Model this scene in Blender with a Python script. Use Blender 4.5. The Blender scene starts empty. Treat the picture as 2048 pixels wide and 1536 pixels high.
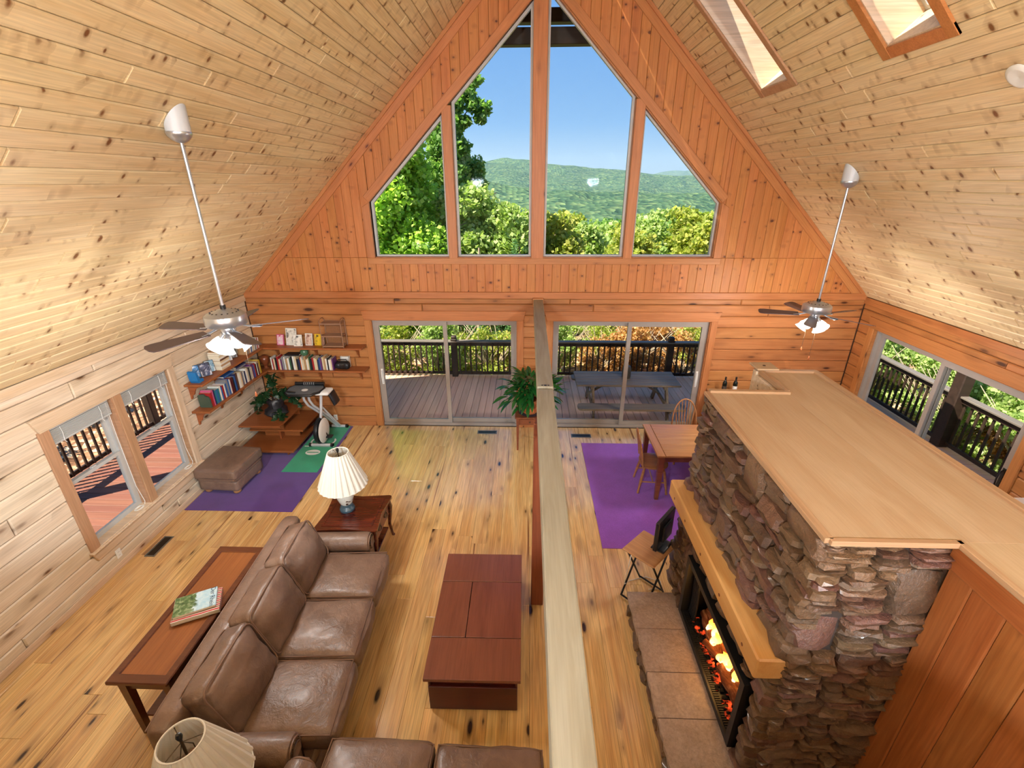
import bpy, bmesh, math, random
import numpy as np
from mathutils import Matrix, Vector, noise as mnoise

# ------------------------------------------------------------------ camera, world, sun, exposure
S = bpy.context.scene
COL = S.collection
CAM_H = 4.241
def cam_axes(p, y, r):
    cy, sy, cp, sp, cr, sr = math.cos(y), math.sin(y), math.cos(p), math.sin(p), math.cos(r), math.sin(r)
    fwd = Vector((sy*cp, cy*cp, -sp)); right = Vector((cy, -sy, 0)); down = fwd.cross(right)
    return cr*right + sr*down, -sr*right + cr*down, fwd
_r, _d, _f = cam_axes(.406232418, -.0340186245, .00410673)
cd = bpy.data.cameras.new('camera'); cam = bpy.data.objects.new('camera', cd); COL.objects.link(cam)
cd.sensor_width = 36; cd.sensor_fit = 'HORIZONTAL'; cd.lens = 934.776/2048*36; cd.clip_start = .05; cd.clip_end = 20000
cam.matrix_world = Matrix(((_r.x, -_d.x, -_f.x, 0), (_r.y, -_d.y, -_f.y, 0), (_r.z, -_d.z, -_f.z, CAM_H), (0, 0, 0, 1)))
S.camera = cam

W = bpy.data.worlds.new('sky'); S.world = W; W.use_nodes = True
_nt = W.node_tree; _nt.nodes.clear()
_o = _nt.nodes.new('ShaderNodeOutputWorld'); _b = _nt.nodes.new('ShaderNodeBackground')
_tc = _nt.nodes.new('ShaderNodeTexCoord'); _sx = _nt.nodes.new('ShaderNodeSeparateXYZ'); _cr = _nt.nodes.new('ShaderNodeValToRGB')
_nt.links.new(_tc.outputs['Generated'], _sx.inputs[0]); _nt.links.new(_sx.outputs['Z'], _cr.inputs[0])
_nt.links.new(_cr.outputs[0], _b.inputs[0]); _nt.links.new(_b.outputs[0], _o.inputs[0])
_e = _cr.color_ramp.elements
_e[0].position = 0.0; _e[0].color = (.43, .60, .80, 1)
_e[1].position = 1.0; _e[1].color = (.10, .27, .72, 1)
_m = _e.new(.10); _m.color = (.22, .45, .86, 1)
_m = _e.new(.32); _m.color = (.13, .34, .80, 1)
_b.inputs[1].default_value = 1.05

sd = bpy.data.lights.new('sun', 'SUN'); sun = bpy.data.objects.new('sun', sd); COL.objects.link(sun)
sd.energy = 14.0; sd.angle = .009; sd.color = (1, .93, .8)
sun.rotation_euler = Vector((.80, .48, -1.22)).to_track_quat('-Z', 'Y').to_euler()

S.view_settings.view_transform = 'Standard'; S.view_settings.look = 'None'
S.view_settings.exposure = 0.0; S.view_settings.gamma = 1.0; S.view_settings.use_curve_mapping = False
S.cycles.max_bounces = 6; S.cycles.diffuse_bounces = 3; S.cycles.glossy_bounces = 2; S.cycles.transparent_max_bounces = 16
S.cycles.transmission_bounces = 4; S.cycles.volume_bounces = 0; S.cycles.caustics_reflective = False; S.cycles.caustics_refractive = False
S.cycles.sample_clamp_indirect = 4.0; S.cycles.use_denoising = True; S.cycles.adaptive_threshold = .03

LOFT_FILL = [(-2.3, -2.4, 60.0), (3.0, -2.4, 60.0)]   # x, y, watts of fill lights added on the unseen loft ceiling
PEND_FILL = [(-1.9, -3.3, 4.45, 1700.0), (2.4, -3.3, 4.45, 1650.0)]       # x, y, z, watts of two unseen pendants added to light the room
# ------------------------------------------------------------------ constants of the place (metres)
XL, XR, YG, YB = -4.86, 5.57, 7.80, -4.6
XRG = (XL+XR)/2; ZE = 2.50; ZR = ZE + (XR-XL)/2
DECK = -.12
rnd = random.Random(7)
PI = math.pi; R2 = math.sqrt(.5)

# ------------------------------------------------------------------ helpers
def lin(c):
    return tuple((v/12.92 if v <= .04045 else ((v+.055)/1.055)**2.4) for v in [x/255 for x in c])
def C4(c): return (*lin(c), 1)

class MB:
    "collects faces; build() links them as ONE mesh object"
    def __init__(s, M=None): s.v = []; s.f = []; s.M = M
    def add(s, vs, fs):
        b = len(s.v)
        if s.M is not None: vs = [s.M @ Vector(p) for p in vs]
        s.v += [tuple(p) for p in vs]; s.f += [tuple(b+i for i in f) for f in fs]; return s
    def convex(s, vs, fs):
        vs = [Vector(p) for p in vs]; c = sum(vs, Vector())/len(vs); out = []
        for f in fs:
            n = Vector()
            for i in range(len(f)):
                a, b2 = vs[f[i]], vs[f[(i+1) % len(f)]]
                n += Vector(((a.y-b2.y)*(a.z+b2.z), (a.z-b2.z)*(a.x+b2.x), (a.x-b2.x)*(a.y+b2.y)))
            m = sum((vs[i] for i in f), Vector())/len(f)
            out.append(f if n.dot(m-c) >= 0 else f[::-1])
        return s.add(vs, out)
    def box(s, lo, hi, c=0.0):
        lo = Vector(lo); hi = Vector(hi)
        for i in range(3):
            if lo[i] > hi[i]: lo[i], hi[i] = hi[i], lo[i]
        ce = (lo+hi)/2; h = (hi-lo)/2
        c = min(c, min(h)*.9)
        if c <= 0:
            vs = [ce+Vector((sx*h.x, sy*h.y, sz*h.z)) for sx in (-1, 1) for sy in (-1, 1) for sz in (-1, 1)]
            return s.convex(vs, [(0, 1, 3, 2), (4, 5, 7, 6), (0, 1, 5, 4), (2, 3, 7, 6), (0, 2, 6, 4), (1, 3, 7, 5)])
        vs = []; ix = {}
        for sx in (-1, 1):
            for sy in (-1, 1):
                for sz in (-1, 1):
                    for a in range(3):
                        d = [h.x-c, h.y-c, h.z-c]; d[a] = h[a]
                        ix[(sx, sy, sz, a)] = len(vs); vs.append(ce+Vector((sx*d[0], sy*d[1], sz*d[2])))
        fs = []
        for a in range(3):
            for sg in (-1, 1):
                q = []
                for (i, j) in ((-1, -1), (-1, 1), (1, 1), (1, -1)):
                    k = [0, 0, 0]; k[a] = sg; k[(a+1) % 3] = i; k[(a+2) % 3] = j; q.append(ix[(*k, a)])
                fs.append(tuple(q))
        for a in range(3):
            b, d = (a+1) % 3, (a+2) % 3
            for sb in (-1, 1):
                for sd_ in (-1, 1):
                    k0 = [0, 0, 0]; k0[a] = -1; k0[b] = sb; k0[d] = sd_; k1 = list(k0); k1[a] = 1
                    fs.append((ix[(*k0, b)], ix[(*k1, b)], ix[(*k1, d)], ix[(*k0, d)]))
        for sx in (-1, 1):
            for sy in (-1, 1):
                for sz in (-1, 1): fs.append(tuple(ix[(sx, sy, sz, a)] for a in range(3)))
        return s.convex(vs, fs)
    def cyl(s, p0, p1, r0, r1=None, n=12, caps=True):
        p0 = Vector(p0); p1 = Vector(p1); r1 = r0 if r1 is None else r1
        ax = (p1-p0).normalized(); u = ax.orthogonal().normalized(); w = ax.cross(u)
        vs = []
        for p, r in ((p0, r0), (p1, r1)):
            vs += [p+r*(math.cos(2*PI*i/n)*u+math.sin(2*PI*i/n)*w) for i in range(n)]
        fs = [(i, (i+1) % n, n+(i+1) % n, n+i) for i in range(n)]
        if caps: fs += [tuple(range(n))[::-1], tuple(range(n, 2*n))]
        return s.add(vs, fs)
    def tube(s, pts, r, n=8, closed=False):
        pts = [Vector(p) for p in pts]; m = len(pts); vs = []; rs = r if isinstance(r, (list, tuple)) else [r]*m
        prev = None
        for i, p in enumerate(pts):
            a = pts[(i-1) % m] if (closed or i) else p; b = pts[(i+1) % m] if (closed or i < m-1) else p
            t = (b-a).normalized()
            if prev is None: u = t.orthogonal().normalized()
            else: u = (prev-t*prev.dot(t)); u = u.normalized() if u.length > 1e-6 else t.orthogonal().normalized()
            prev = u; w = t.cross(u)
            vs += [p+rs[i]*(math.cos(2*PI*k/n)*u+math.sin(2*PI*k/n)*w) for k in range(n)]
        fs = []
        for i in range(m if closed else m-1):
            j = (i+1) % m
            fs += [(i*n+k, i*n+(k+1) % n, j*n+(k+1) % n, j*n+k) for k in range(n)]
        if not closed: fs += [tuple(range(n))[::-1], tuple(range((m-1)*n, m*n))]
        return s.add(vs, fs)
    def lathe(s, prof, n=24, c=(0, 0, 0), closed_ends=True, wob=None):
        c = Vector(c); vs = []
        for j, (r, z) in enumerate(prof):
            for i in range(n):
                a = 2*PI*i/n; rr = r*(wob(a, j) if wob else 1)
                vs.append(c+Vector((rr*math.cos(a), rr*math.sin(a), z)))
        m = len(prof)
        fs = [(j*n+i, j*n+(i+1) % n, (j+1)*n+(i+1) % n, (j+1)*n+i) for j in range(m-1) for i in range(n)]
        if closed_ends: fs += [tuple(range(n))[::-1], tuple(range((m-1)*n, m*n))]
        return s.add(vs, fs)
    def prism(s, poly, z0, z1):
        "poly in local XY (CCW), extruded along Z"
        n = len(poly)
        if sum(poly[i][0]*poly[(i+1) % n][1]-poly[(i+1) % n][0]*poly[i][1] for i in range(n)) < 0: poly = poly[::-1]
        vs = [(x, y, z0) for x, y in poly]+[(x, y, z1) for x, y in poly]
        return s.add(vs, [tuple(range(n))[::-1], tuple(range(n, 2*n))]+[(i, (i+1) % n, n+(i+1) % n, n+i) for i in range(n)])
    def rbox(s, c, size, r, n=8, puff=(0, 0, 0), wr=0.0, wf=6.0, seed=0.0):
        "rounded, puffed box; wr = wrinkle depth"
        c = Vector(c); h = Vector(size)/2; idx = {}; vs = []; fs = []
        def pt(a, b, d):
            k = (round(a*1000), round(b*1000), round(d*1000))
            if k in idx: return idx[k]
            q = Vector((a*h.x, b*h.y, d*h.z)); inner = Vector([max(-h[i]+r, min(h[i]-r, q[i])) for i in range(3)])
            dv = q-inner; L = dv.length
            nrm = dv.normalized() if L > 1e-6 else Vector([0, 0, 0])
            p = inner+nrm*r if L > 1e-6 else q
            p.x += puff[0]*a*(1-b*b)*(1-d*d); p.y += puff[1]*b*(1-a*a)*(1-d*d); p.z += puff[2]*d*(1-a*a)*(1-b*b)
            if wr:
                w = mnoise.fractal(Vector((p.x*wf+seed, p.y*wf*.8+seed*2, p.z*wf)), 1.0, 2.0, 4)
                p += p.normalized()*w*wr
            idx[k] = len(vs); vs.append(c+p); return idx[k]
        g = []
        for i in range(n+1):
            t = -1+2*i/n; g.append(math.copysign(abs(t)**.75, t))
        for ax in range(3):
            for sg in (-1, 1):
                for i in range(n):
                    for j in range(n):
                        q = []
                        for (u, w) in ((g[i], g[j]), (g[i+1], g[j]), (g[i+1], g[j+1]), (g[i], g[j+1])):
                            k = [0, 0, 0]; k[ax] = sg; k[(ax+1) % 3] = u; k[(ax+2) % 3] = w; q.append(pt(*k))
                        fs.append(tuple(q if sg > 0 else q[::-1]))
        return s.add(vs, fs)
    def build(s, name, mat, parent=None, smooth=None, M=None):
        me = bpy.data.meshes.new(name); me.from_pydata(s.v, [], s.f); me.update()
        if smooth is not None:
            me.shade_smooth()
            if smooth < 179: me.set_sharp_from_angle(angle=math.radians(smooth))
        if mat: me.materials.append(mat)
        return link(name, me, parent, M)

def link(name, me, parent=None, M=None):
    o = bpy.data.objects.new(name, me); COL.objects.link(o)
    if parent: o.parent = parent
    if M is not None: o.matrix_local = M
    return o
def tag(o, label=None, cat=None, group=None, kind=None):
    if label: o['label'] = label
    if cat: o['category'] = cat
    if group: o['group'] = group
    if kind: o['kind'] = kind
    return o
def thing(name, label, cat, loc=(0, 0, 0), rz=0.0, group=None, kind=None):
    o = bpy.data.objects.new(name, None); COL.objects.link(o); o.location = loc; o.rotation_euler = (0, 0, rz)
    o.empty_display_size = .1
    return tag(o, label, cat, group, kind)
def copy_tree(o, parent=None):
    c = o.copy(); COL.objects.link(c); c.parent = parent
    for ch in list(o.children): copy_tree(ch, c)
    return c
def frame(ex, ey, ez, o=(0, 0, 0)):
    ex, ey, ez, o = map(Vector, (ex, ey, ez, o))
    return Matrix(((ex.x, ey.x, ez.x, o.x), (ex.y, ey.y, ez.y, o.y), (ex.z, ey.z, ez.z, o.z), (0, 0, 0, 1)))
def inset(poly, d):
    "shrink a convex CCW polygon by d"
    n = len(poly); ls = []
    for i in range(n):
        a = Vector(poly[i]); b = Vector(poly[(i+1) % n]); t = (b-a).normalized(); nn = Vector((-t.y, t.x))
        ls.append((a+nn*d, t))
    out = []
    for i in range(n):
        p, t = ls[i-1]; q, u = ls[i]; den = t.x*u.y-t.y*u.x
        if abs(den) < 1e-9: out.append(tuple(q)); continue
        k = ((q.x-p.x)*u.y-(q.y-p.y)*u.x)/den; out.append((p.x+t.x*k, p.y+t.y*k))
    return out
def clip(poly, a, b, c):
    "keep a*x+b*y<=c"
    out = []
    for i in range(len(poly)):
        p, q = poly[i], poly[(i+1) % len(poly)]; dp = a*p[0]+b*p[1]-c; dq = a*q[0]+b*q[1]-c
        if dp <= 1e-9: out.append(p)
        if (dp < -1e-9 and dq > 1e-9) or (dp > 1e-9 and dq < -1e-9):
            t = dp/(dp-dq); out.append((p[0]+t*(q[0]-p[0]), p[1]+t*(q[1]-p[1])))
    return out
def area(poly):
    n = len(poly); return .5*sum(poly[i][0]*poly[(i+1) % n][1]-poly[(i+1) % n][0]*poly[i][1] for i in range(n))
def plank(name, poly, F, mat, parent, t=.02, ch=.004, gap=.0012, lift=0.0):
    "convex board; poly in the frame's XY, visible face at frame Z = lift"
    if len(poly) < 3: return None
    if area(poly) < 0: poly = poly[::-1]
    if area(poly) < 4e-4: return None
    cx = sum(p[0] for p in poly)/len(poly); cy = sum(p[1] for p in poly)/len(poly)
    q = [(p[0]-cx, p[1]-cy) for p in poly]
    lo = inset(q, gap); hi = inset(q, gap+ch)
    if area(hi) <= 0: return None
    n = len(q)
    vs = [(x, y, -t) for x, y in lo]+[(x, y, -ch) for x, y in lo]+[(x, y, 0) for x, y in hi]
    fs = [tuple(range(2*n, 3*n))]
    for k in (0, n): fs += [(k+i, k+(i+1) % n, k+n+(i+1) % n, k+n+i) for i in range(n)]
    me = bpy.data.meshes.new(name); me.from_pydata(vs, [], fs); me.materials.append(mat)
    return link(name, me, parent, F @ Matrix.Translation((cx, cy, lift)))
def gbox(name, lo, hi, c, mat, parent, F=None):
    "box whose local X runs along its longest side, so that the grain follows it"
    lo = Vector(lo); hi = Vector(hi); ce = (lo+hi)/2; h = [abs(v) for v in (hi-lo)/2]; ax = h.index(max(h))
    P = (Matrix.Identity(4), frame((0, 1, 0), (-1, 0, 0), (0, 0, 1)), frame((0, 0, 1), (0, 1, 0), (-1, 0, 0)))[ax]
    hh = (h, (h[1], h[0], h[2]), (h[2], h[1], h[0]))[ax]
    b = MB(); b.box([-v for v in hh], hh, c)
    return b.build(name, mat, parent, M=(F or Matrix.Identity(4)) @ Matrix.Translation(ce) @ P)
def rows(name, F, u0, u1, v0, v1, pitch, openings, mat, parent, lens=(1.6, 4.2), rg=rnd, **kw):
    v = v0
    while v < v1-.01:
        vb = min(v+pitch, v1); br = sorted({u0, u1, *[x for o in openings for x in (o[0], o[1]) if u0 < x < u1]}); segs = []
        for a, b in zip(br, br[1:]):
            free = [(v, vb)]
            for (oa, ob, oc, od) in openings:
                if oa <= a+1e-6 and ob >= b-1e-6:
                    nf = []
                    for (p, q) in free:
                        if od <= p or oc >= q: nf.append((p, q)); continue
                        if oc > p: nf.append((p, oc))
                        if od < q: nf.append((od, q))
                    free = nf
            for fr in free:
                if fr[1]-fr[0] < .012: continue
                for sg in segs:
                    if abs(sg[1]-a) < 1e-6 and sg[2] == fr: sg[1] = b; break
                else: segs.append([a, b, fr])
        for a, b, fr in segs:
            cuts = [a]; x = a+rg.uniform(.3, 1)*lens[1]
            while x < b-.35: cuts.append(x); x += rg.uniform(*lens)
            cuts.append(b)
            for p, q in zip(cuts, cuts[1:]):
                plank(name, [(p, fr[0]), (q, fr[0]), (q, fr[1]), (p, fr[1])], F, mat, parent, **kw)
        v = vb

# frames: local X along the grain or to the right, Y up, Z towards the room
F_LEFT = frame((0, 1, 0), (0, 0, 1), (1, 0, 0), (XL, 0, 0))          # u = y, v = z
F_RIGHT = frame((0, -1, 0), (0, 0, 1), (-1, 0, 0), (XR, 0, 0))       # u = -y, v = z
F_GABLE = frame((1, 0, 0), (0, 0, 1), (0, -1, 0), (0, YG, 0))        # u = x, v = z
F_GVERT = frame((0, 0, 1), (-1, 0, 0), (0, -1, 0), (0, YG, 0))       # u = z, v = -x
F_FLOOR = frame((0, 1, 0), (-1, 0, 0), (0, 0, 1))                    # u = y, v = -x
F_CL = frame((0, 1, 0), (R2, 0, R2), (R2, 0, -R2), (XL, 0, ZE))      # u = y, v = up the slope
F_CR = frame((0, 1, 0), (R2, 0, -R2), (-R2, 0, -R2), (XRG, 0, ZR))   # u = y, v = down the slope
SLOPE = (XR-XL)/2/R2

# ------------------------------------------------------------------ materials
class NT:
    def __init__(s, name):
        s.m = bpy.data.materials.new(name); s.m.use_nodes = True; s.t = s.m.node_tree; s.t.nodes.clear()
        s.out = s.t.nodes.new('ShaderNodeOutputMaterial')
    def n(s, kind, **kw):
        x = s.t.nodes.new('ShaderNode'+kind)
        for k, v in kw.items(): setattr(x, k, v)
        return x
    def l(s, a, b): s.t.links.new(a, b)
    def val(s, sock, v):
        if hasattr(v, 'links') or isinstance(v, bpy.types.NodeSocket): s.l(v, sock)
        else: sock.default_value = v
    def math(s, op, a, b=0.0, c=0.0, clamp=False):
        x = s.n('Math', operation=op); x.use_clamp = clamp
        s.val(x.inputs[0], a); s.val(x.inputs[1], b); s.val(x.inputs[2], c); return x.outputs[0]
    def vec(s, op, a, b):
        x = s.n('VectorMath', operation=op); s.val(x.inputs[0], a)
        if op == 'SCALE': s.val(x.inputs['Scale'], b)
        else: s.val(x.inputs[1], b)
        return x.outputs[0]
    def mix(s, f, a, b, bt='MIX'):
        x = s.n('Mix', data_type='RGBA', blend_type=bt); s.val(x.inputs[0], f); s.val(x.inputs[6], a); s.val(x.inputs[7], b); return x.outputs[2]
    def ramp(s, f, stops, interp='LINEAR'):
        x = s.n('ValToRGB'); s.val(x.inputs[0], f); e = x.color_ramp.elements; x.color_ramp.interpolation = interp
        while len(e) < len(stops): e.new(.5)
        for i, (p, c) in enumerate(stops): e[i].position = p; e[i].color = c if len(c) == 4 else (*c, 1)
        return x.outputs[0]
    def noise(s, v, scale=1.0, detail=3.0, rough=.55, dist=0.0):
        x = s.n('TexNoise'); s.val(x.inputs['Vector'], v); s.val(x.inputs['Scale'], scale); x.inputs['Detail'].default_value = detail
        x.inputs['Roughness'].default_value = rough; x.inputs['Distortion'].default_value = dist; return x.outputs['Fac']
    def rng(s, f, a, b, c=0.0, d=1.0):
        x = s.n('MapRange'); s.val(x.inputs[0], f); x.inputs[1].default_value = a; x.inputs[2].default_value = b
        x.inputs[3].default_value = c; x.inputs[4].default_value = d; return x.outputs[0]
    def coord(s, rand=True):
        p = s.n('TexCoord').outputs['Object']
        if not rand: return p, None
        oi = s.n('ObjectInfo'); r = oi.outputs['Random']
        cx = s.n('CombineXYZ'); s.l(s.math('MULTIPLY', r, 31.7), cx.inputs[0]); s.l(s.math('MULTIPLY', r, 177.3), cx.inputs[1]); s.l(s.math('MULTIPLY', r, 91.1), cx.inputs[2])
        return s.vec('ADD', p, cx.outputs[0]), r
    def bsdf(s, col, rough=.5, spec=.5, metal=0.0, bump=None, bs=.2, bd=.01, coat=0.0, emit=None, es=0.0, **kw):
        b = s.n('BsdfPrincipled'); s.val(b.inputs['Base Color'], col); s.val(b.inputs['Roughness'], rough)
        b.inputs['Specular IOR Level'].default_value = spec; s.val(b.inputs['Metallic'], metal); b.inputs['Coat Weight'].default_value = coat
        b.inputs['Coat Roughness'].default_value = .16; b.inputs['Coat IOR'].default_value = 1.6
        if emit is not None: s.val(b.inputs['Emission Color'], emit); s.val(b.inputs['Emission Strength'], es)
        for k, v in kw.items(): b.inputs[k].default_value = v
        if bump is not None:
            x = s.n('Bump'); x.inputs['Strength'].default_value = bs; x.inputs['Distance'].default_value = bd; s.l(bump, x.inputs['Height']); s.l(x.outputs[0], b.inputs['Normal'])
        s.l(b.outputs[0], s.out.inputs[0]); return s.m

def plain(name, c, rough=.5, metal=0.0, var=.06, ns=6.0, spec=.5, coat=0.0):
    k = NT(name); p, r = k.coord(); n = k.noise(p, ns, 2)
    c1 = C4(c); f = k.rng(n, .25, .75, 1-var, 1+var)
    col = k.vec('SCALE', c1[:3], f)
    return k.bsdf(col, rough, spec, metal, coat=coat)
def wood(name, ca, cb, knot=(70, 38, 18), rough=.45, ks=(2.4, 9.0), kr=.11, kp=.55, var=.16, gs=(.8, 10.0), coat=0.0, streak=0.0, sc=(60, 30, 12), fine=.18, spec=.4, hue=.004):
    k = NT(name); p, r = k.coord()
    g = k.noise(k.vec('MULTIPLY', p, (gs[0], gs[1], gs[1])), 1.0, 4, .6, 1.2)
    f = k.noise(k.vec('MULTIPLY', p, (3.0, 95.0, 95.0)), 1.0, 2, .5)
    col = k.ramp(g, [(.3, C4(ca)), (.72, C4(cb))])
    col = k.vec('SCALE', col, k.rng(f, .25, .75, 1-fine, 1+fine*.5))
    if streak:
        st = k.noise(k.vec('MULTIPLY', p, (.33, 14.0, 14.0)), 1.0, 2, .5, .6)
        col = k.mix(k.rng(st, 1-streak, 1-streak+.06, 0, .85), col, C4(sc))
    if kp > 0:
        w = k.vec('MULTIPLY', p, (ks[0], ks[1], ks[1]))
        vo = k.n('TexVoronoi'); k.l(w, vo.inputs['Vector']); vo.inputs['Scale'].default_value = 1.0
        sp = k.n('SeparateColor'); k.l(vo.outputs['Color'], sp.inputs[0])
        rad = k.math('MULTIPLY', k.math('GREATER_THAN', sp.outputs[0], 1-kp), k.math('MULTIPLY', k.math('ADD', sp.outputs[1], .45), kr))
        d = k.math('DIVIDE', vo.outputs['Distance'], k.math('ADD', rad, 1e-4))
        halo = k.rng(d, 1.0, 2.6, .38, 0); core = k.rng(d, .55, 1.05, 1, 0)
        dk = tuple((a+2*b)/3 for a, b in zip(ca, knot))
        col = k.mix(halo, col, C4(dk)); col = k.mix(core, col, C4(knot))
    hv = k.n('HueSaturation'); k.l(col, hv.inputs['Color']); hv.inputs['Saturation'].default_value = 1.0
    k.l(k.rng(r, 0, 1, .5-hue, .5+hue), hv.inputs['Hue'])
    k.l(k.math('MULTIPLY_ADD', k.math('FRACT', k.math('MULTIPLY', r, 57.0)), var, 1-var/2), hv.inputs['Value'])
    return k.bsdf(hv.outputs[0], rough, spec, coat=coat)

M = {}
M['ceil'] = wood('pine_ceiling_boards', (236, 214, 172), (222, 192, 144), (120, 78, 44), ks=(12.0, 7.0), kr=.22, kp=.42, rough=.5, var=.10)
M['gable'] = wood('oiled_pine_gable_boards', (192, 126, 70), (174, 106, 52), (84, 42, 20), ks=(12.0, 9.0), kr=.20, kp=.32, rough=.5, var=.10)
M['logL'] = wood('daylight_paled_log_siding', (228, 210, 186), (210, 184, 154), (92, 60, 36), ks=(2.4, 7.0), kr=.17, kp=.6, rough=.5, var=.12, gs=(.5, 6.0))  # bright light on this wall put into the colour of plain pine
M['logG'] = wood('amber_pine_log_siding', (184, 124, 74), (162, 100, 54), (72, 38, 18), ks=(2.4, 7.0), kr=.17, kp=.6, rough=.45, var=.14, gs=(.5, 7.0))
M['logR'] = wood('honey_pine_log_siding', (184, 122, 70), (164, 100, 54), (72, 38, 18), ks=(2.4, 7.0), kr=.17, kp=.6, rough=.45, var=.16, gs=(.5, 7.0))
M['trimG'] = wood('amber_pine_trim', (190, 126, 76), (172, 108, 60), (90, 44, 22), ks=(3.0, 8.0), kr=.1, kp=.4, rough=.45, var=.08)
M['trimL'] = wood('pale_pine_trim', (226, 200, 172), (204, 172, 138), (110, 72, 44), ks=(2.4, 7.0), kr=.1, kp=.4, rough=.5, var=.06)
M['jamb'] = wood('brown_pine_jamb', (188, 146, 112), (170, 126, 92), (110, 62, 34), ks=(3.0, 8.0), kr=.08, kp=.3, rough=.5, var=.06)
M['floor'] = wood('knotty_heart_pine_floor', (238, 200, 138), (214, 162, 98), (46, 22, 14), ks=(2.5, 7.5), kr=.17, kp=.7, rough=.26, var=.16, gs=(.45, 9.0), streak=.34, sc=(118, 64, 30), fine=.30, coat=1.0)
M['part'] = wood('orange_pine_partition', (176, 106, 56), (150, 82, 38), (60, 26, 12), ks=(2.0, 7.0), kr=.1, kp=.4, rough=.45, var=.14)
M['ply'] = wood('pale_birch_plywood', (196, 168, 136), (180, 146, 110), (110, 66, 36), ks=(2.2, 3.0), kr=.03, kp=.5, rough=.5, gs=(.7, 3.5), var=.04, fine=.08)
M['plytrim'] = wood('plywood_edge_trim', (190, 154, 118), (172, 132, 96), kp=0, rough=.5, var=.05)
M['beam'] = wood('weathered_pale_beam', (160, 154, 136), (136, 126, 104), (96, 78, 56), ks=(1.3, 5.0), kr=.07, kp=.4, rough=.55, gs=(.7, 7.0), var=.03, fine=.12)
M['post'] = wood('red_brown_post', (132, 72, 42), (110, 54, 30), kp=0, rough=.5, var=.04)
M['mantel'] = wood('honey_mantel_beam', (220, 168, 104), (204, 144, 78), (110, 60, 24), ks=(1.6, 5.0), kr=.09, kp=.5, rough=.4, var=.02, gs=(.6, 6.0), fine=.06)
M['shelf'] = wood('reddish_pine_shelf', (160, 94, 52), (140, 76, 40), (80, 36, 16), ks=(2.2, 7.0), kr=.07, kp=.3, rough=.45, var=.06)
M['laminate'] = wood('caramel_laminate', (148, 86, 46), (132, 72, 36), kp=0, rough=.4, var=.05, fine=.05, gs=(.5, 4.0))
M['mahog'] = wood('dark_mahogany', (98, 40, 22), (58, 20, 12), kp=0, rough=.25, var=.08, gs=(1.2, 16.0), coat=.5)
M['cherry'] = wood('red_cherry_veneer', (128, 74, 56), (110, 58, 42), kp=0, rough=.35, var=.03, gs=(1.0, 8.0), coat=.25)
M['cherrydk'] = wood('dark_cherry_carcass', (88, 32, 20), (66, 22, 14), kp=0, rough=.4, var=.06, gs=(1.0, 8.0))
M['console'] = wood('walnut_console', (98, 52, 28), (80, 38, 20), kp=0, rough=.35, var=.05, gs=(.8, 12.0), coat=.25)
M['consolepan'] = wood('light_walnut_panel', (148, 88, 48), (128, 70, 36), kp=0, rough=.35, var=.04, gs=(.8, 14.0), coat=.25)
M['oak'] = wood('brown_oak_dining', (188, 138, 90), (166, 112, 68), kp=0, rough=.35, var=.08, gs=(.9, 12.0), coat=.2)
M['oakdk'] = wood('dark_oak_leg', (132, 72, 40), (104, 52, 28), kp=0, rough=.35, var=.08, gs=(.9, 12.0), coat=.2)
M['chair'] = wood('oak_windsor_chair', (178, 122, 78), (148, 92, 54), kp=0, rough=.35, var=.08, gs=(.9, 12.0), coat=.2)
M['deck'] = wood('brown_composite_deck', (240, 186, 154), (222, 164, 132), kp=0, rough=.6, var=.14, gs=(.5, 8.0), fine=.08)
M['deckred'] = wood('red_stained_deck', (140, 88, 68), (116, 68, 52), kp=0, rough=.6, var=.14, gs=(.5, 8.0), fine=.08)
M['rail'] = wood('dark_stained_rail', (62, 44, 34), (46, 32, 24), kp=0, rough=.55, var=.12, gs=(.6, 8.0))
M['railcap'] = wood('weathered_rail_cap', (124, 112, 102), (100, 88, 78), kp=0, rough=.5, var=.1)
M['picnic'] = wood('weathered_picnic_wood', (142, 122, 106), (116, 98, 84), kp=0, rough=.6, var=.16, gs=(.6, 10.0))
M['void'] = plain('shadow_gap_underlay', (74, 44, 24), .9)
M['deckvoid'] = plain('dark_joist_space', (26, 20, 16), .9)
M['roofing'] = plain('outer_roofing', (70, 66, 62), .9)
M['vinyl'] = plain('taupe_vinyl_frame', (150, 140, 132), .4)
M['vinylw'] = plain('light_grey_vinyl', (186, 184, 180), .4)
M['white'] = plain('white_plastic', (236, 234, 228), .4)
M['nickel'] = plain('brushed_nickel', (196, 204, 216), .28, .85)
M['canopy'] = plain('satin_nickel_canopy', (200, 204, 208), .4, .0)
M['brass'] = plain('antique_brass_handle', (96, 84, 70), .35, .9)
M['blade'] = plain('dark_mauve_blade', (84, 70, 72), .35)
M['black'] = plain('black_plastic', (24, 24, 26), .35)
M['blackmetal'] = plain('black_painted_metal', (30, 32, 36), .4, .3)
M['steel'] = plain('silver_painted_steel', (206, 206, 208), .3, .3)
M['purple'] = None
M['bulb'] = None

def carpet(name, c):
    k = NT(name); p, _ = k.coord(False); n = k.noise(p, 260, 2); n2 = k.noise(p, 3.5, 3)
    col = k.vec('SCALE', k.vec('SCALE', C4(c)[:3], k.rng(n, .2, .8, .6, 1.4)), k.rng(n2, .3, .7, .9, 1.1))
    return k.bsdf(col, .9, .1, bump=n, bs=.5, bd=.004, **{'Sheen Weight': .3})
M['purpleL'] = carpet('dark_purple_carpet', (84, 46, 124))
M['purpleR'] = carpet('violet_carpet', (140, 76, 180))
M['green'] = carpet('green_putting_turf', (22, 150, 106))

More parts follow.
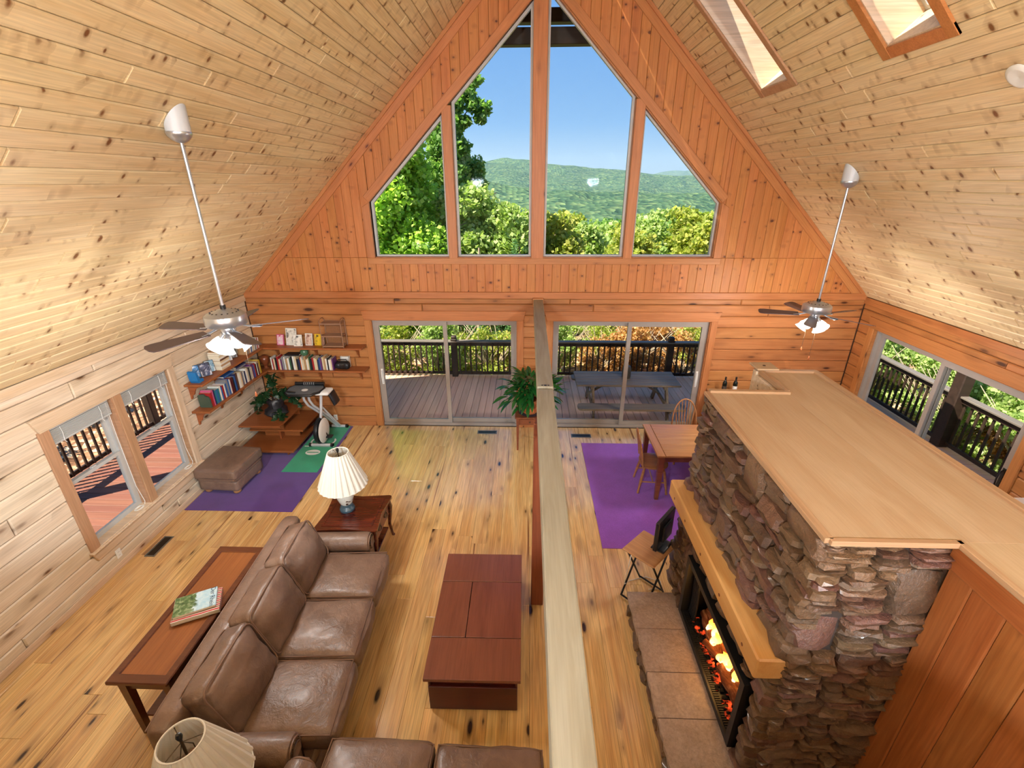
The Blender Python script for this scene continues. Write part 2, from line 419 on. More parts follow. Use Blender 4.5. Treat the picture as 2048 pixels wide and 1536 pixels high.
def leather(name, ca, cb):
    k = NT(name); p, r = k.coord(); n = k.noise(p, 3.0, 4, .6, .8); v = k.noise(p, 14.0, 4, .65, .5); fi = k.noise(p, 220, 2)
    col = k.vec('SCALE', k.ramp(n, [(.3, C4(ca)), (.72, C4(cb))]), k.rng(v, .2, .8, .86, 1.12))
    h = k.math('ADD', k.math('MULTIPLY', v, 1.0), k.math('MULTIPLY', fi, .06))
    return k.bsdf(col, k.rng(n, .3, .7, .38, .5), .6, bump=h, bs=.4, bd=.02, coat=.05)
M['leather'] = leather('brown_leather', (102, 78, 64), (128, 102, 86))
M['leatherdk'] = leather('darker_brown_leather', (102, 78, 64), (126, 100, 84))
M['piping'] = plain('leather_piping', (122, 94, 78), .4)

def stone_mat(name, stops, rough=.42):
    k = NT(name); p, r = k.coord(); n = k.noise(p, 5.0, 6, .65, .6); n2 = k.noise(p, 38.0, 4, .7); r2 = k.math('FRACT', k.math('MULTIPLY', r, 37.0))
    base = k.ramp(r2, stops)
    col = k.mix(k.rng(n, .40, .75, 0, .5), base, C4((142, 112, 86))); col = k.vec('SCALE', col, k.rng(n2, .2, .8, .5, 1.05))
    h = k.math('ADD', n, k.math('MULTIPLY', n2, .4))
    return k.bsdf(col, k.rng(n2, .3, .7, rough-.1, rough+.15), .6, bump=h, bs=.8, bd=.03, coat=.35 if 'field' in name else .1)
M['stone'] = stone_mat('brown_fieldstone', [(0, C4((96, 68, 46))), (.3, C4((122, 90, 62))), (.5, C4((92, 64, 48))), (.7, C4((116, 70, 60))), (.85, C4((134, 104, 74))), (1, C4((84, 62, 48)))])
M['hearth'] = stone_mat('pinkish_sandstone_slab', [(0, C4((182, 160, 150))), (1, C4((192, 170, 158)))], .5)
M['mortar'] = plain('dark_mortar', (58, 44, 36), .9)

def glass(name, tint=(.97, .99, .98), f=.06):
    k = NT(name); t = k.n('BsdfTransparent'); t.inputs[0].default_value = (*tint, 1); g = k.n('BsdfGlossy'); g.inputs['Roughness'].default_value = .02
    lw = k.n('LayerWeight'); lw.inputs[0].default_value = .12; mx = k.n('MixShader')
    k.l(k.math('MULTIPLY', lw.outputs['Fresnel'], .16), mx.inputs[0]); k.l(t.outputs[0], mx.inputs[1]); k.l(g.outputs[0], mx.inputs[2]); k.l(mx.outputs[0], k.out.inputs[0]); return k.m
M['glass'] = glass('window_glass')
def emis(name, c, s):
    k = NT(name); e = k.n('Emission'); e.inputs[0].default_value = (*c, 1); e.inputs[1].default_value = s; k.l(e.outputs[0], k.out.inputs[0]); return k.m
M['bulb'] = emis('lit_frosted_glass_shade', (1, .93, .82), 2.6)
def lampshade(name, c):
    k = NT(name); d = k.n('BsdfDiffuse'); d.inputs[0].default_value = C4(c); t = k.n('BsdfTranslucent'); t.inputs[0].default_value = C4(c)
    mx = k.n('MixShader'); mx.inputs[0].default_value = .3; k.l(d.outputs[0], mx.inputs[1]); k.l(t.outputs[0], mx.inputs[2]); k.l(mx.outputs[0], k.out.inputs[0]); return k.m
M['shade'] = lampshade('ivory_pleated_fabric', (244, 236, 222))
def leaf(name, stops, tr=.5, rough=.5, spec=.3):
    k = NT(name); gi = k.n('NewGeometry'); p = k.n('TexCoord').outputs['Object']; n = k.noise(p, .9, 3)
    f = k.math('ADD', k.math('MULTIPLY', gi.outputs['Random Per Island'], .6), k.math('MULTIPLY', n, .4))
    col = k.ramp(f, [(a, C4(c)) for a, c in stops]); b = k.n('BsdfPrincipled'); k.l(col, b.inputs['Base Color']); b.inputs['Roughness'].default_value = rough
    b.inputs['Specular IOR Level'].default_value = spec
    t = k.n('BsdfTranslucent'); k.l(k.vec('MULTIPLY', col, (1.1, 1.25, .6)), t.inputs[0]); mx = k.n('MixShader'); mx.inputs[0].default_value = tr
    k.l(b.outputs[0], mx.inputs[1]); k.l(t.outputs[0], mx.inputs[2]); k.l(mx.outputs[0], k.out.inputs[0]); return k.m
M['leafA'] = leaf('sunlit_yellow_green_leaves', [(.1, (112, 150, 52)), (.5, (176, 210, 84)), (.9, (226, 238, 134))])
M['leafB'] = leaf('deep_green_leaves', [(.1, (78, 116, 58)), (.5, (124, 162, 82)), (.9, (180, 202, 120))])
M['leafC'] = leaf('olive_drooping_leaves', [(.1, (116, 142, 72)), (.5, (174, 192, 112)), (.9, (220, 224, 164))])
M['leafD'] = leaf('autumn_yellow_green_leaves', [(.1, (104, 124, 50)), (.5, (170, 178, 80)), (.9, (222, 206, 116))])
M['leafE'] = leaf('russet_autumn_leaves', [(.1, (150, 98, 58)), (.5, (204, 150, 92)), (.9, (232, 194, 138))])
M['needle'] = leaf('dark_conifer_needles', [(.1, (60, 100, 62)), (.5, (98, 146, 80)), (.9, (150, 188, 108))], tr=.2)
M['houseplant'] = leaf('glossy_houseplant_leaves', [(.1, (16, 52, 26)), (.5, (24, 82, 34)), (.95, (64, 130, 50))], tr=.15, rough=.25, spec=.6)
M['ivy'] = leaf('dark_ivy_leaves', [(.1, (14, 34, 18)), (.6, (26, 56, 28)), (.95, (46, 84, 40))], tr=.1, rough=.4)
M['bark'] = wood('grey_brown_bark', (104, 90, 74), (72, 60, 48), kp=0, rough=.9, gs=(3.0, 14.0))
M['twig'] = plain('pale_bare_twig', (170, 150, 124), .8)
# ================================================================== STRUCTURE
def struct(o, label, cat): return tag(o, label, cat, kind='structure')
# ---- floor
b = MB(); b.box((XL-.2, YB, -.2), (XR+.2, YG+.2, -.021))
floor = struct(b.build('floor', M['void']), 'knotty honey pine plank floor of the great room', 'floor')
rows('floor_plank', F_FLOOR, 1.0, YG, -XR, -XL, .184, [], M['floor'], floor, lens=(1.8, 4.0), ch=.0015, gap=.0007)
b = MB(); b.box((XL, YB, -.021), (XR, 1.0, 0)); b.build('floor_boarding', M['floor'], floor)
# ---- left wall with the double window
WL = (4.00, 5.73, .45, 1.97)
def wall_base(name, F, u0, u1, v0, v1, ops, t0, t1, mat, label):
    b = MB(F)
    us = sorted({u0, u1, *[o[0] for o in ops], *[o[1] for o in ops]})
    for a, c in zip(us, us[1:]):
        free = [(v0, v1)]
        for o in ops:
            if o[0] <= a+1e-6 and o[1] >= c-1e-6:
                nf = []
                for p, q in free:
                    if o[2] > p: nf.append((p, o[2]))
                    if o[3] < q: nf.append((o[3], q))
                free = nf
        for p, q in free: b.box((a, p, -t1), (c, q, -t0))
    return struct(b.build(name, mat), label, 'wall')
wl = wall_base('wall_left', F_LEFT, YB, YG+.2, 0, ZE+.02, [WL], .0205, .20, M['void'], 'pine log-siding wall, paled in colour for daylight, with the double window')
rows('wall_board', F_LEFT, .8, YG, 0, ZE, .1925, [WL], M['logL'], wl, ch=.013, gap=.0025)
b = MB(F_LEFT); b.box((YB, 0, -.02), (.8, ZE, 0)); b.build('wall_boarding', M['logL'], wl)
DR = (-7.42, -4.75, 0, 2.07)
wr_ = wall_base('wall_right', F_RIGHT, -YG-.2, -YB, 0, ZE+.02, [DR], .0205, .20, M['void'], 'honey pine log-siding wall with the sliding door')
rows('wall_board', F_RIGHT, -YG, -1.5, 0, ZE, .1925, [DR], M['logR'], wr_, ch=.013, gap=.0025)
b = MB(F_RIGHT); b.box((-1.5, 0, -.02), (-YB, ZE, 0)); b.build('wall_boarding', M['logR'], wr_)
# ---- gable wall
D1 = (-2.72, -.17, 0, 2.07); D2 = (.44, 3.12, 0, 2.07)
WIN = dict(zb=3.12, xl=-2.5, xr=2.97, cl=6.47, cr=6.92); WIN['xa'] = (WIN['cr']-WIN['cl'])/2
TRI = [(XL, ZE), (XR, ZE), (XRG, ZR)]
def gable_pieces(poly):
    w = WIN
    lowr = clip(poly, 0, 1, w['zb']); up = clip(poly, 0, -1, -w['zb']) if len(poly) > 2 else []
    res = [lowr]
    if len(up) > 2:
        res.append(clip(up, 1, 0, w['xl'])); res.append(clip(up, -1, 0, -w['xr']))
        mid = clip(clip(up, -1, 0, -w['xl']), 1, 0, w['xr'])
        if len(mid) > 2:
            l = clip(mid, 1, 0, w['xa']); r = clip(mid, -1, 0, -w['xa'])
            if len(l) > 2: res.append(clip(l, 1, -1, -w['cl']))
            if len(r) > 2: res.append(clip(r, -1, -1, -w['cr']))
    return [p for p in res if len(p) > 2 and abs(area(p)) > 5e-4]
b = MB(F_GABLE)
us = [XL-.2, D1[0], D1[1], D2[0], D2[1], XR+.2]
for i, (a, c) in enumerate(zip(us, us[1:])):
    b.box((a, 2.07 if i in (1, 3) else 0, -.20), (c, ZE, -.0205))
for p in gable_pieces(TRI): b.prism(p, -.20, -.0205)
wg = struct(b.build('wall_gable', M['void']), 'orange pine gable wall with the big angled window and two sliding doors', 'wall')
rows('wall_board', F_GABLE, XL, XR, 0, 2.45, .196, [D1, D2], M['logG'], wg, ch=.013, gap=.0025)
pw = .1385; x = XL
while x < XR:
    st = clip(clip(TRI, -1, 0, -x), 1, 0, min(x+pw, XR)); st = clip(st, 0, -1, -2.56) if len(st) > 2 else []
    if len(st) > 2:
        # split strips that straddle the window's vertical sides so each piece is convex
        for p in gable_pieces(st):
            plank('gable_board', [(z, -xx) for xx, z in p], F_GVERT, M['gable'], wg, ch=.004)
    x += pw
def tboard(name, poly, mat, parent, F=F_GABLE, lift=.018, t=.04, ch=.004):
    # turn the frame so that local X follows the longest edge
    e = max(((Vector(poly[i])-Vector(poly[i-1])) for i in range(len(poly))), key=lambda v: v.length); a = math.atan2(e.y, e.x); ca, sa = math.cos(a), math.sin(a)
    return plank(name, [(x*ca+y*sa, -x*sa+y*ca) for x, y in poly], F @ Matrix.Rotation(a, 4, 'Z'), mat, parent, t=t, ch=ch, gap=.0004, lift=lift)
def rect(a, c, b_, d): return [(a, b_), (c, b_), (c, d), (a, d)]
tb = tboard('trim_board', rect(XL, XR, 2.45, 2.56), M['trimG'], wg)
def strip(p, q, w):
    p = Vector(p); q = Vector(q); t = (q-p).normalized(); n = Vector((-t.y, t.x))*w
    return [tuple(p), tuple(q), tuple(q+n), tuple(p+n)]
def tclip(p): return clip(clip(clip(p, 0, -1, -2.56), -1, 1, ZE-XL), 1, 1, ZE+XR)
for (p, q, s) in (((XL, ZE), (XRG, ZR), -1), ((XR, ZE), (XRG, ZR), 1)):
    tboard('rake_trim', tclip(strip(p, q, s*.15)), M['trimG'], wg, lift=.018)
    tboard('rake_moulding', tclip(strip(p, q, s*.05)), M['trimG'], wg, lift=.045)
# ---- gable window
w = WIN
win1 = struct(thing('window_1', None, None), 'large four-pane prow window in the gable looking onto hills', 'window')
zb, xa = w['zb'], w['xa']; za = xa+w['cl']
panes = [[(-2.5, zb), (-1.28, zb), (-1.28, -1.28+w['cl']), (-2.5, -2.5+w['cl'])], [(-1.14, zb), (.05, zb), (.05, .05+w['cl']), (-1.14, -1.14+w['cl'])],
         [(.25, zb), (1.53, zb), (1.53, w['cr']-1.53), (.25, w['cr']-.25)], [(1.67, zb), (2.97, zb), (2.97, w['cr']-2.97), (1.67, w['cr']-1.67)]]
def ring(poly, wd, z0, z1, mat, name, parent, F):
    if area(poly) < 0: poly = poly[::-1]
    q = inset(poly, wd); n = len(poly); b = MB(F)
    vs = [(x, y, z1) for x, y in poly]+[(x, y, z1) for x, y in q]+[(x, y, z0) for x, y in q]+[(x, y, z0) for x, y in poly]
    fs = []
    for i in range(n):
        j = (i+1) % n
        fs += [(i, j, n+j, n+i), (n+i, n+j, 2*n+j, 2*n+i), (2*n+i, 2*n+j, 3*n+j, 3*n+i), (3*n+i, 3*n+j, j, i)]
    b.add(vs, fs); return b.build(name, mat, parent), q
def pane(poly, z, parent, F, name='pane'):
    b = MB(F); b.prism(poly, z-.004, z+.004); return b.build(name, M['glass'], parent)
for p in panes:
    fr, q = ring(p, .038, -.15, -.085, M['vinylw'], 'frame', win1, F_GABLE); pane(inset(p, .03), -.12, fr, F_GABLE)
for (a, c, top) in ((-1.28, -1.14, -1.21+w['cl']), (.05, .25, za-.05), (1.53, 1.67, w['cr']-1.6)):
    gbox('mullion', (a, zb-.02, -.16), (c, top+.02, .028), .006, M['trimG'], win1, F_GABLE)
cs = [('sill_trim', rect(-2.62, 3.09, zb-.10, zb)), ('side_casing', [(-2.62, zb), (-2.5, zb), (-2.5, -2.5+w['cl']), (-2.62, -2.62+w['cl']+.05)]),
      ('side_casing', [(2.97, zb), (3.09, zb), (3.09, w['cr']-3.09+.05), (2.97, w['cr']-2.97)]),
      ('rake_casing', strip((-2.5, -2.5+w['cl']), (xa, za), .12)), ('rake_casing', strip((2.97, w['cr']-2.97), (xa, za), -.12))]
for nm, p in cs: tboard(nm, p, M['trimG'], win1, lift=.03, t=.05)
bb = MB(F_GABLE)   # jamb lining of the opening
for p, q in (((-2.5, zb), (2.97, zb)), ((-2.5, zb), (-2.5, -2.5+w['cl'])), ((2.97, zb), (2.97, w['cr']-2.97)), ((-2.5, -2.5+w['cl']), (xa, za)), ((2.97, w['cr']-2.97), (xa, za))):
    s_ = strip(p, q, .012)
    if area(s_) < 0: s_ = s_[::-1]
    bb.prism(s_, -.2, 0)
bb.build('jamb_lining', M['trimG'], win1)
# ---- ceilings
SK = [(6.04, 6.68, 1.55, 2.80), (4.02, 4.56, 1.55, 2.84)]   # y0, y1, x0, x1 of the two skylight wells
def vcr(x): return (x-XRG)/R2
ops = [(a, c, vcr(d), vcr(e)) for a, c, d, e in SK]
def slab(name, F, ops, label):
    b = MB(F); us = sorted({YB, 9.3, *[o[0] for o in ops], *[o[1] for o in ops]})
    for a, c in zip(us, us[1:]):
        fr = [(-.25, SLOPE+.25)] if False else [(0, SLOPE)]
        for o in ops:
            if o[0] <= a+1e-6 and o[1] >= c-1e-6: fr = [(0, o[2]), (o[3], SLOPE)]
        for p, q in fr: b.box((a, p, -.30), (c, q, -.0205))
    return struct(b.build(name, M['void']), label, 'ceiling')
cl = slab('ceiling', F_CL, [], 'pale knotty pine plank ceiling slope above the sofa side')
cr_ = slab('ceiling', F_CR, ops, 'knotty pine plank ceiling slope with two skylight wells')
rows('ceiling_board', F_CL, .6, YG, 0, SLOPE, .1365, [], M['ceil'], cl, lens=(2.2, 4.6), ch=.009, gap=.002)
rows('ceiling_board', F_CR, .6, YG, 0, SLOPE, .1365, ops, M['ceil'], cr_, lens=(2.2, 4.6), ch=.009, gap=.002)
for F, o in ((F_CL, cl), (F_CR, cr_)):
    b = MB(F); b.box((YB, 0, -.02), (.6, SLOPE, 0)); b.build('ceiling_boarding', M['ceil'], o)
    b = MB(F); b.box((YG+.2, 0, -.02), (9.3, SLOPE, 0)); b.build('soffit', M['ceil'], o)
# eaves outside, unseen; the left one is lengthened to keep sun off the floor
for F, v0, v1, o in ((F_CL, -1.45, 0, cl), (F_CR, SLOPE, SLOPE+.9, cr_)):
    b = MB(F); b.box((YB, v0, -.30), (9.3, v1, -.16)); b.build('eave', M['roofing'], o)
# ---- skylights
for i, (a, c, x0, x1) in enumerate(SK):
    wn = struct(thing('window_%d' % (4+i), None, None), ('skylight well nearer the gable wall, pale lining', 'skylight well nearest the viewer with knotty wood lining')[i], 'skylight')
    v0, v1 = vcr(x0), vcr(x1)
    for nm, lo, hi in (('lining', (a-.02, v0, -.34), (a+.005, v1, .0)), ('lining', (c-.005, v0, -.34), (c+.02, v1, .0)), ('lining', (a, v0-.02, -.34), (c, v0+.005, 0)), ('lining', (a, v1-.005, -.34), (c, v1+.02, 0))):
        bb = MB(F_CR); bb.box(lo, hi); bb.build(nm, M['trimL'], wn)
    for lo, hi in (((a-.10, v0-.1, 0), (a-.005, v1+.1, .022)), ((c+.005, v0-.1, 0), (c+.10, v1+.1, .022)), ((a-.10, v1+.005, 0), (c+.10, v1+.10, .020)), ((a-.1, v0-.1, 0), (c+.1, v0-.005, .020))):
        bb = MB(F_CR); bb.box(lo, hi, .003); bb.build('casing', M['trimG'] if i else M['jamb'], wn)
    fr, q = ring(rect(a, c, v0, v1), .04, -.36, -.31, M['vinylw'], 'frame', wn, F_CR); pane(inset(rect(a, c, v0, v1), .03), -.335, fr, F_CR)
# ---- eave trims and baseboards
struct(gbox('trim_1', (.8, ZE-.105, 0), (YG, ZE, .02), .004, M['trimL'], None, F_LEFT), 'pale crown board under the ceiling slope over the double window', 'trim')
struct(gbox('trim_2', (-YG, ZE-.105, 0), (-1.5, ZE, .02), .004, M['logR'], None, F_RIGHT), 'crown board under the ceiling slope over the side sliding door', 'trim')
struct(gbox('baseboard_left', (.8, .0, 0), (YG, .085, .016), .004, M['trimL'], None, F_LEFT), 'pale baseboard below the double window', 'baseboard')
b = MB(F_GABLE)
for a, c in ((XL, D1[0]-.13), (D1[1]+.13, D2[0]-.13), (D2[1]+.13, XR)): b.box((a, 0, 0), (c, .085, .016), .004)
struct(b.build('baseboard_gable', M['logG']), 'amber baseboard along the gable wall between the doors', 'baseboard')
# ---- sliding doors
def sliding(name, F, op, label, tm, handle_left, slide_front_left):
    a, c, z0, z1 = op
    d = struct(thing(name, None, None), label, 'sliding door')
    ring(rect(a, c, z0, z1), .045, -.17, -.055, M['vinyl'], 'frame', d, F)
    mid = (a+c)/2
    for k, (p, q, z) in enumerate(((a+.045, mid+.04, -.075 if slide_front_left else -.13), (mid-.04, c-.045, -.13 if slide_front_left else -.075))):
        fr, qq = ring(rect(p, q, z0+.05, z1-.045), .07, z-.022, z+.022, M['vinyl'], 'sash', d, F)
        pane(inset(rect(p, q, z0+.05, z1-.045), .06), z, fr, F)
        if (k == 0) == handle_left:
            hx = p+.035 if handle_left else q-.035
            bb = MB(F); bb.tube([(hx, .86, z+.02), (hx, .88, z+.06), (hx, 1.0, z+.07), (hx, 1.1, z+.06), (hx, 1.12, z+.02)], .009, 8); bb.box((hx-.018, .84, z+.02), (hx+.018, 1.14, z+.028)); bb.build('handle', M['white'] if F is F_GABLE else M['black'], fr, 40)
    bb = MB(F); bb.box((a, z0-.005, -.2), (c, z0+.05, -.03), .004); bb.build('track', M['vinyl'], d)
    bb = MB(F)
    for lo, hi in (((a, 0, -.05), (a+.012, z1, 0)), ((c-.012, 0, -.05), (c, z1, 0)), ((a, z1-.012, -.05), (c, z1, 0))): bb.box(lo, hi)
    bb.build('jamb', tm, d)
    for p, q in ((a-.11, a), (c, c+.11)): tboard('side_casing', rect(p, q, 0, z1), tm, d, F, lift=.02, t=.03)
    tboard('head_casing', [(a-.10, z1), (c+.10, z1), (c+.15, z1+.165), (a-.15, z1+.165)], tm, d, F, lift=.026, t=.03)
    return d
sliding('door_1', F_GABLE, D1, 'sliding glass door left of the beam, onto the deck', M['trimG'], True, True)
sliding('door_2', F_GABLE, D2, 'sliding glass door right of the beam, with picnic table outside', M['trimG'], False, False)
sliding('door_3', F_RIGHT, DR, 'sliding glass door in the right-hand side wall', M['logR'], False, False)
# ---- double-hung windows in the left wall
MY = (4.80, 4.92)
for i, (a, c) in enumerate(((WL[0], MY[0]), (MY[1], WL[1]))):
    wn = struct(thing('window_%d' % (2+i), None, None), ('nearer double-hung window in the pale left wall', 'farther double-hung window in the pale left wall')[i], 'window')
    z0, z1 = WL[2], WL[3]; zm = (z0+z1)/2+.02
    ring(rect(a, c, z0, z1), .03, -.19, -.10, M['vinylw'], 'frame', wn, F_LEFT)
    for (p, q, z, nm) in ((z0+.03, zm+.025, -.115, 'lower_sash'), (zm-.025, z1-.03, -.15, 'upper_sash')):
        fr, qq = ring(rect(a+.03, c-.03, p, q), .042, z-.016, z+.016, M['vinylw'], nm, wn, F_LEFT); pane(inset(rect(a+.03, c-.03, p, q), .035), z, fr, F_LEFT)
    bb = MB(F_LEFT); bb.box(((a+c)/2-.03, zm+.025, -.13), ((a+c)/2+.03, zm+.045, -.09), .004); bb.build('sash_lock', M['vinylw'], wn)
    bb = MB(F_LEFT)
    for lo, hi in (((a-.004, z0+.002, -.185), (a+.007, z1-.002, .004)), ((c-.007, z0+.002, -.185), (c+.004, z1-.002, .004)), ((a+.001, z1-.007, -.185), (c-.001, z1+.004, .003))): bb.box(lo, hi)
    bb.build('jamb', M['jamb'], wn)
    bb = MB(F_LEFT); bb.box((a+.002, z0-.01, -.10), (c-.002, z0+.012, .03), .003); bb.build('sill', M['trimL'], wn)
    # raised mini blind
    bl = thing('window_blind', ('raised grey mini blind at the top of the nearer window', 'raised grey mini blind at the top of the farther window')[i], 'blind', group='raised window blinds')
    bb = MB(F_LEFT); bb.box((a+.02, z1-.05, -.08), (c-.02, z1-.005, -.03), .004); bb.build('head_rail', M['vinylw'], bl)
    zz = z1-.055
    for s_ in range(11):
        bb = MB(F_LEFT); bb.box((a+.025, zz-.008, -.083), (c-.025, zz, -.027), .002); bb.build('slat', M['vinylw'], bl); zz -= .0125
    bb = MB(F_LEFT); bb.box((a+.022, zz-.025, -.082), (c-.022, zz-.002, -.028), .005); bb.build('bottom_rail', M['vinylw'], bl)
    for uu in (a+.16, c-.16): bb = MB(F_LEFT); bb.tube([(uu, z1-.05, -.022), (uu+.004, z1-.12, -.018), (uu-.003, zz-.02, -.022), (uu+.01, zz-.05, -.02)], .003, 5); bb.build('ladder_cord', M['white'], bl)
    cd_ = [(c-.06, z1-.06, -.03), (c-.05, z1-.5, -.05), (c-.055, z0+.3, -.045), (c-.04, z0+.06, -.02)]
    for t_ in range(22): cd_.append((c-.10+.06*math.cos(t_*.9)-.004*t_*.5, z0+.006+.001*t_, -.04+.03*math.sin(t_*.9)))
    bb = MB(F_LEFT); bb.tube(cd_, .0035, 5); bb.build('pull_cord', M['white'], bl)
win_trim = struct(thing('trim_3', None, None), 'pine casing around the double window in the left wall', 'trim')
tboard('side_casing', rect(WL[0]-.10, WL[0]+.02, WL[2]-.02, WL[3]), M['jamb'], win_trim, F_LEFT, lift=.022, t=.022)
tboard('side_casing', rect(WL[1]-.02, WL[1]+.09, WL[2]-.02, WL[3]), M['trimL'], win_trim, F_LEFT, lift=.022, t=.022)
gbox('mullion', (MY[0]+.001, WL[2]+.001, -.18), (MY[1]-.001, WL[3]-.001, .022), .004, M['jamb'], win_trim, F_LEFT)
tboard('head_casing', [(WL[0]-.08, WL[3]-.01), (WL[1]+.06, WL[3]-.01), (WL[1]+.11, WL[3]+.15), (WL[0]-.13, WL[3]+.15)], M['trimL'], win_trim, F_LEFT, lift=.03, t=.03)
tboard('apron', [(WL[0]-.06, WL[2]-.14), (WL[1]+.04, WL[2]-.14), (WL[1]+.09, WL[2]-.02), (WL[0]-.11, WL[2]-.02)], M['trimL'], win_trim, F_LEFT, lift=.022, t=.022)
bb = MB(F_LEFT); bb.box((WL[0]-.12, WL[2]-.02, 0), (WL[1]+.10, WL[2]+.004, .055), .005); bb.build('stool', M['trimL'], win_trim)
# ---- loft behind the viewer and the far end wall
b = MB(); b.box((XL, YB, 2.36), (XR, .12, 2.55)); struct(b.build('floor_loft', M['floor']), 'loft floor behind the viewer', 'floor')
b = MB(frame((1, 0, 0), (0, 0, 1), (0, -1, 0), (0, YB, 0))); b.prism([(XL-.2, 0), (XR+.2, 0), (XR+.2, ZE), (XRG, ZR), (XL-.2, ZE)], 0, .2)
struct(b.build('wall_back', M['gable']), 'pine end wall behind the viewer', 'wall')
# ---- tie beam and its post
bm = struct(thing('trim_4', None, None), 'weathered tie beam running from the viewer to the gable wall', 'beam')
gbox('beam_length', (.1025, 4.10, 2.252), (.2575, 7.78, 2.452), .006, M['beam'], bm)
gbox('beam_length', (.0985, 0, 2.242), (.2515, 4.07, 2.442), .006, M['beam'], bm)
for dx in (-.03, .0, .03):
    b = MB(); b.cyl((.18+dx, 4.13, 2.45), (.18+dx, 4.13, 2.456), .009 if dx else .014, n=10); b.build('bolt', M['blackmetal'], bm)
b = MB(); b.box((-.09, -.05, -.07), (.09, .05, .07), .004); b.build('beam_pocket', M['trimG'], bm, M=Matrix.Translation((.18, 7.77, 2.40)))
struct(gbox('trim_5', (.07, 3.74, 0), (.20, 3.87, 2.24), .008, M['post'], None), 'red-brown square post under the tie beam', 'post')
# ================================================================== FIREPLACE AND CHASE
FX = 1.72; FY0, FY1 = 2.12, 4.0; FB = (2.24, 3.50, .27, .98)
fp = thing('fireplace', 'stacked brown fieldstone fireplace with a raised sandstone hearth', 'fireplace')
b = MB()
b.box((FX, FY0, 0), (2.36, FB[0], 2.42)); b.box((FX, FB[1], 0), (2.36, FY1, 2.42)); b.box((FX, FB[0], 0), (2.36, FB[1], FB[2]))
b.box((FX, FB[0], FB[3]), (2.36, FB[1], 2.42)); b.box((2.3, FB[0], FB[2]), (2.36, FB[1], FB[3])); b.build('core', M['mortar'], fp)
srg = random.Random(11)
def split(r, out, big, wr=(.22, .50), hr=(.07, .15)):
    a, c, p, q = r; w_, h_ = c-a, q-p
    wmax, hmax = srg.uniform(*wr), srg.uniform(*hr)
    if srg.random() < big: wmax, hmax = .42, .34
    if w_ <= wmax and h_ <= hmax: out.append(r); return
    if h_/hmax > w_/wmax or (h_ > w_*.8 and h_ > .1):
        m = p+h_*srg.uniform(.36, .64); split((a, c, p, m), out, big, wr, hr); split((a, c, m, q), out, big, wr, hr)
    else:
        m = a+w_*srg.uniform(.34, .66); split((a, m, p, q), out, big, wr, hr); split((m, c, p, q), out, big, wr, hr)
def stone(r, F, dep, parent, name='stone', jit=1.0):
    a, c, p, q = r; w_, h_ = c-a, q-p; cx, cy = (a+c)/2, (p+q)/2; g = .004
    pts = []
    k = 3 if w_ > .2 else 2; kh = 2 if h_ > .12 else 1
    pe = [(-1+2*i/k, -1) for i in range(k)]+[(1, -1+2*i/kh) for i in range(kh)]+[(1-2*i/k, 1) for i in range(k)]+[(-1, 1-2*i/kh) for i in range(kh)]
    for (u, v_) in pe:
        corner = abs(u) == 1 and abs(v_) == 1
        s_ = srg.uniform(.86, 1.0) if corner else srg.uniform(.93, 1.08)
        pts.append((u*(w_/2-g)*s_+srg.uniform(-.006, .006)*jit, v_*(h_/2-g)*(srg.uniform(.82, 1.0) if corner else srg.uniform(.94, 1.10))))
    n = len(pts); vs = [(x, y, -.05) for x, y in pts]
    vs += [(x, y, dep-srg.uniform(.02, .045)) for x, y in pts]
    tx, ty = srg.uniform(-.10, .10), srg.uniform(-.22, .10)
    for x, y in pts:
        e = srg.uniform(.66, .84); vs.append((x*e*(1 if abs(x) < .1 else 1.08), y*e, dep+srg.uniform(-.012, .014)+tx*x*.6+ty*y))
    vs.append((srg.uniform(-.2, .2)*w_*.3, srg.uniform(-.1, .1)*h_, dep+srg.uniform(.004, .022)))
    fs = []
    for k0 in (0, n): fs += [(k0+i, k0+(i+1) % n, k0+n+(i+1) % n, k0+n+i) for i in range(n)]
    fs += [(2*n+i, 2*n+(i+1) % n, 3*n) for i in range(n)]
    me = bpy.data.meshes.new(name); me.from_pydata(vs, [], fs); me.materials.append(M['stone']); me.shade_smooth(); me.set_sharp_from_angle(angle=math.radians(32))
    return link(name, me, parent, F @ Matrix.Translation((cx, cy, 0)))
F_FL = frame((0, -1, 0), (0, 0, 1), (-1, 0, 0), (FX, 0, 0))       # u = -y, v = z, faces -X
F_FN = frame((1, 0, 0), (0, 0, 1), (0, -1, 0), (0, FY0, 0))       # u = x, faces the viewer
F_FF = frame((-1, 0, 0), (0, 0, 1), (0, 1, 0), (0, FY1, 0))
zones = [((-FY1-.03, -FY0+.05, 1.42, 2.42), .10), ((-FY1-.03, -FY0+.05, .99, 1.24), .0), ((-FB[0], -FY0+.06, .25, .99), .05), ((-FY1-.03, -FB[1], .25, .99), .05)]
for z_, big in zones:
    o_ = []; split(z_, o_, big)
    for r in o_:
        v_ = (r[2]+r[3])/2; stone(r, F_FL, .055+.09*(1-v_/2.42)+srg.uniform(-.02, .035), fp)
o_ = []
for z0_, z1_, bg in ((0, .62, 0), (.62, .85, 0), (.85, 1.16, 0), (1.16, 1.52, .0), (1.52, 1.86, 0), (1.86, 2.23, 0), (2.23, 2.42, 0)):
    if z0_ == 1.52: o_.append((FX-.07, FX+.20, 1.56, 1.82)); split((FX+.20, 2.42, 1.52, 1.86), o_, 0, (.22, .46), (.05, .09)); continue
    if z0_ == 1.86: o_.append((2.10, 2.40, 1.87, 2.22)); split((FX-.06, 2.10, 1.86, 2.23), o_, 0, (.2, .4), (.05, .10)); continue
    split((FX-.06, 2.42, z0_, z1_), o_, 0, (.22, .48), (.05, .09))
for r in o_: stone(r, F_FN, .05+srg.uniform(-.02, .03), fp)
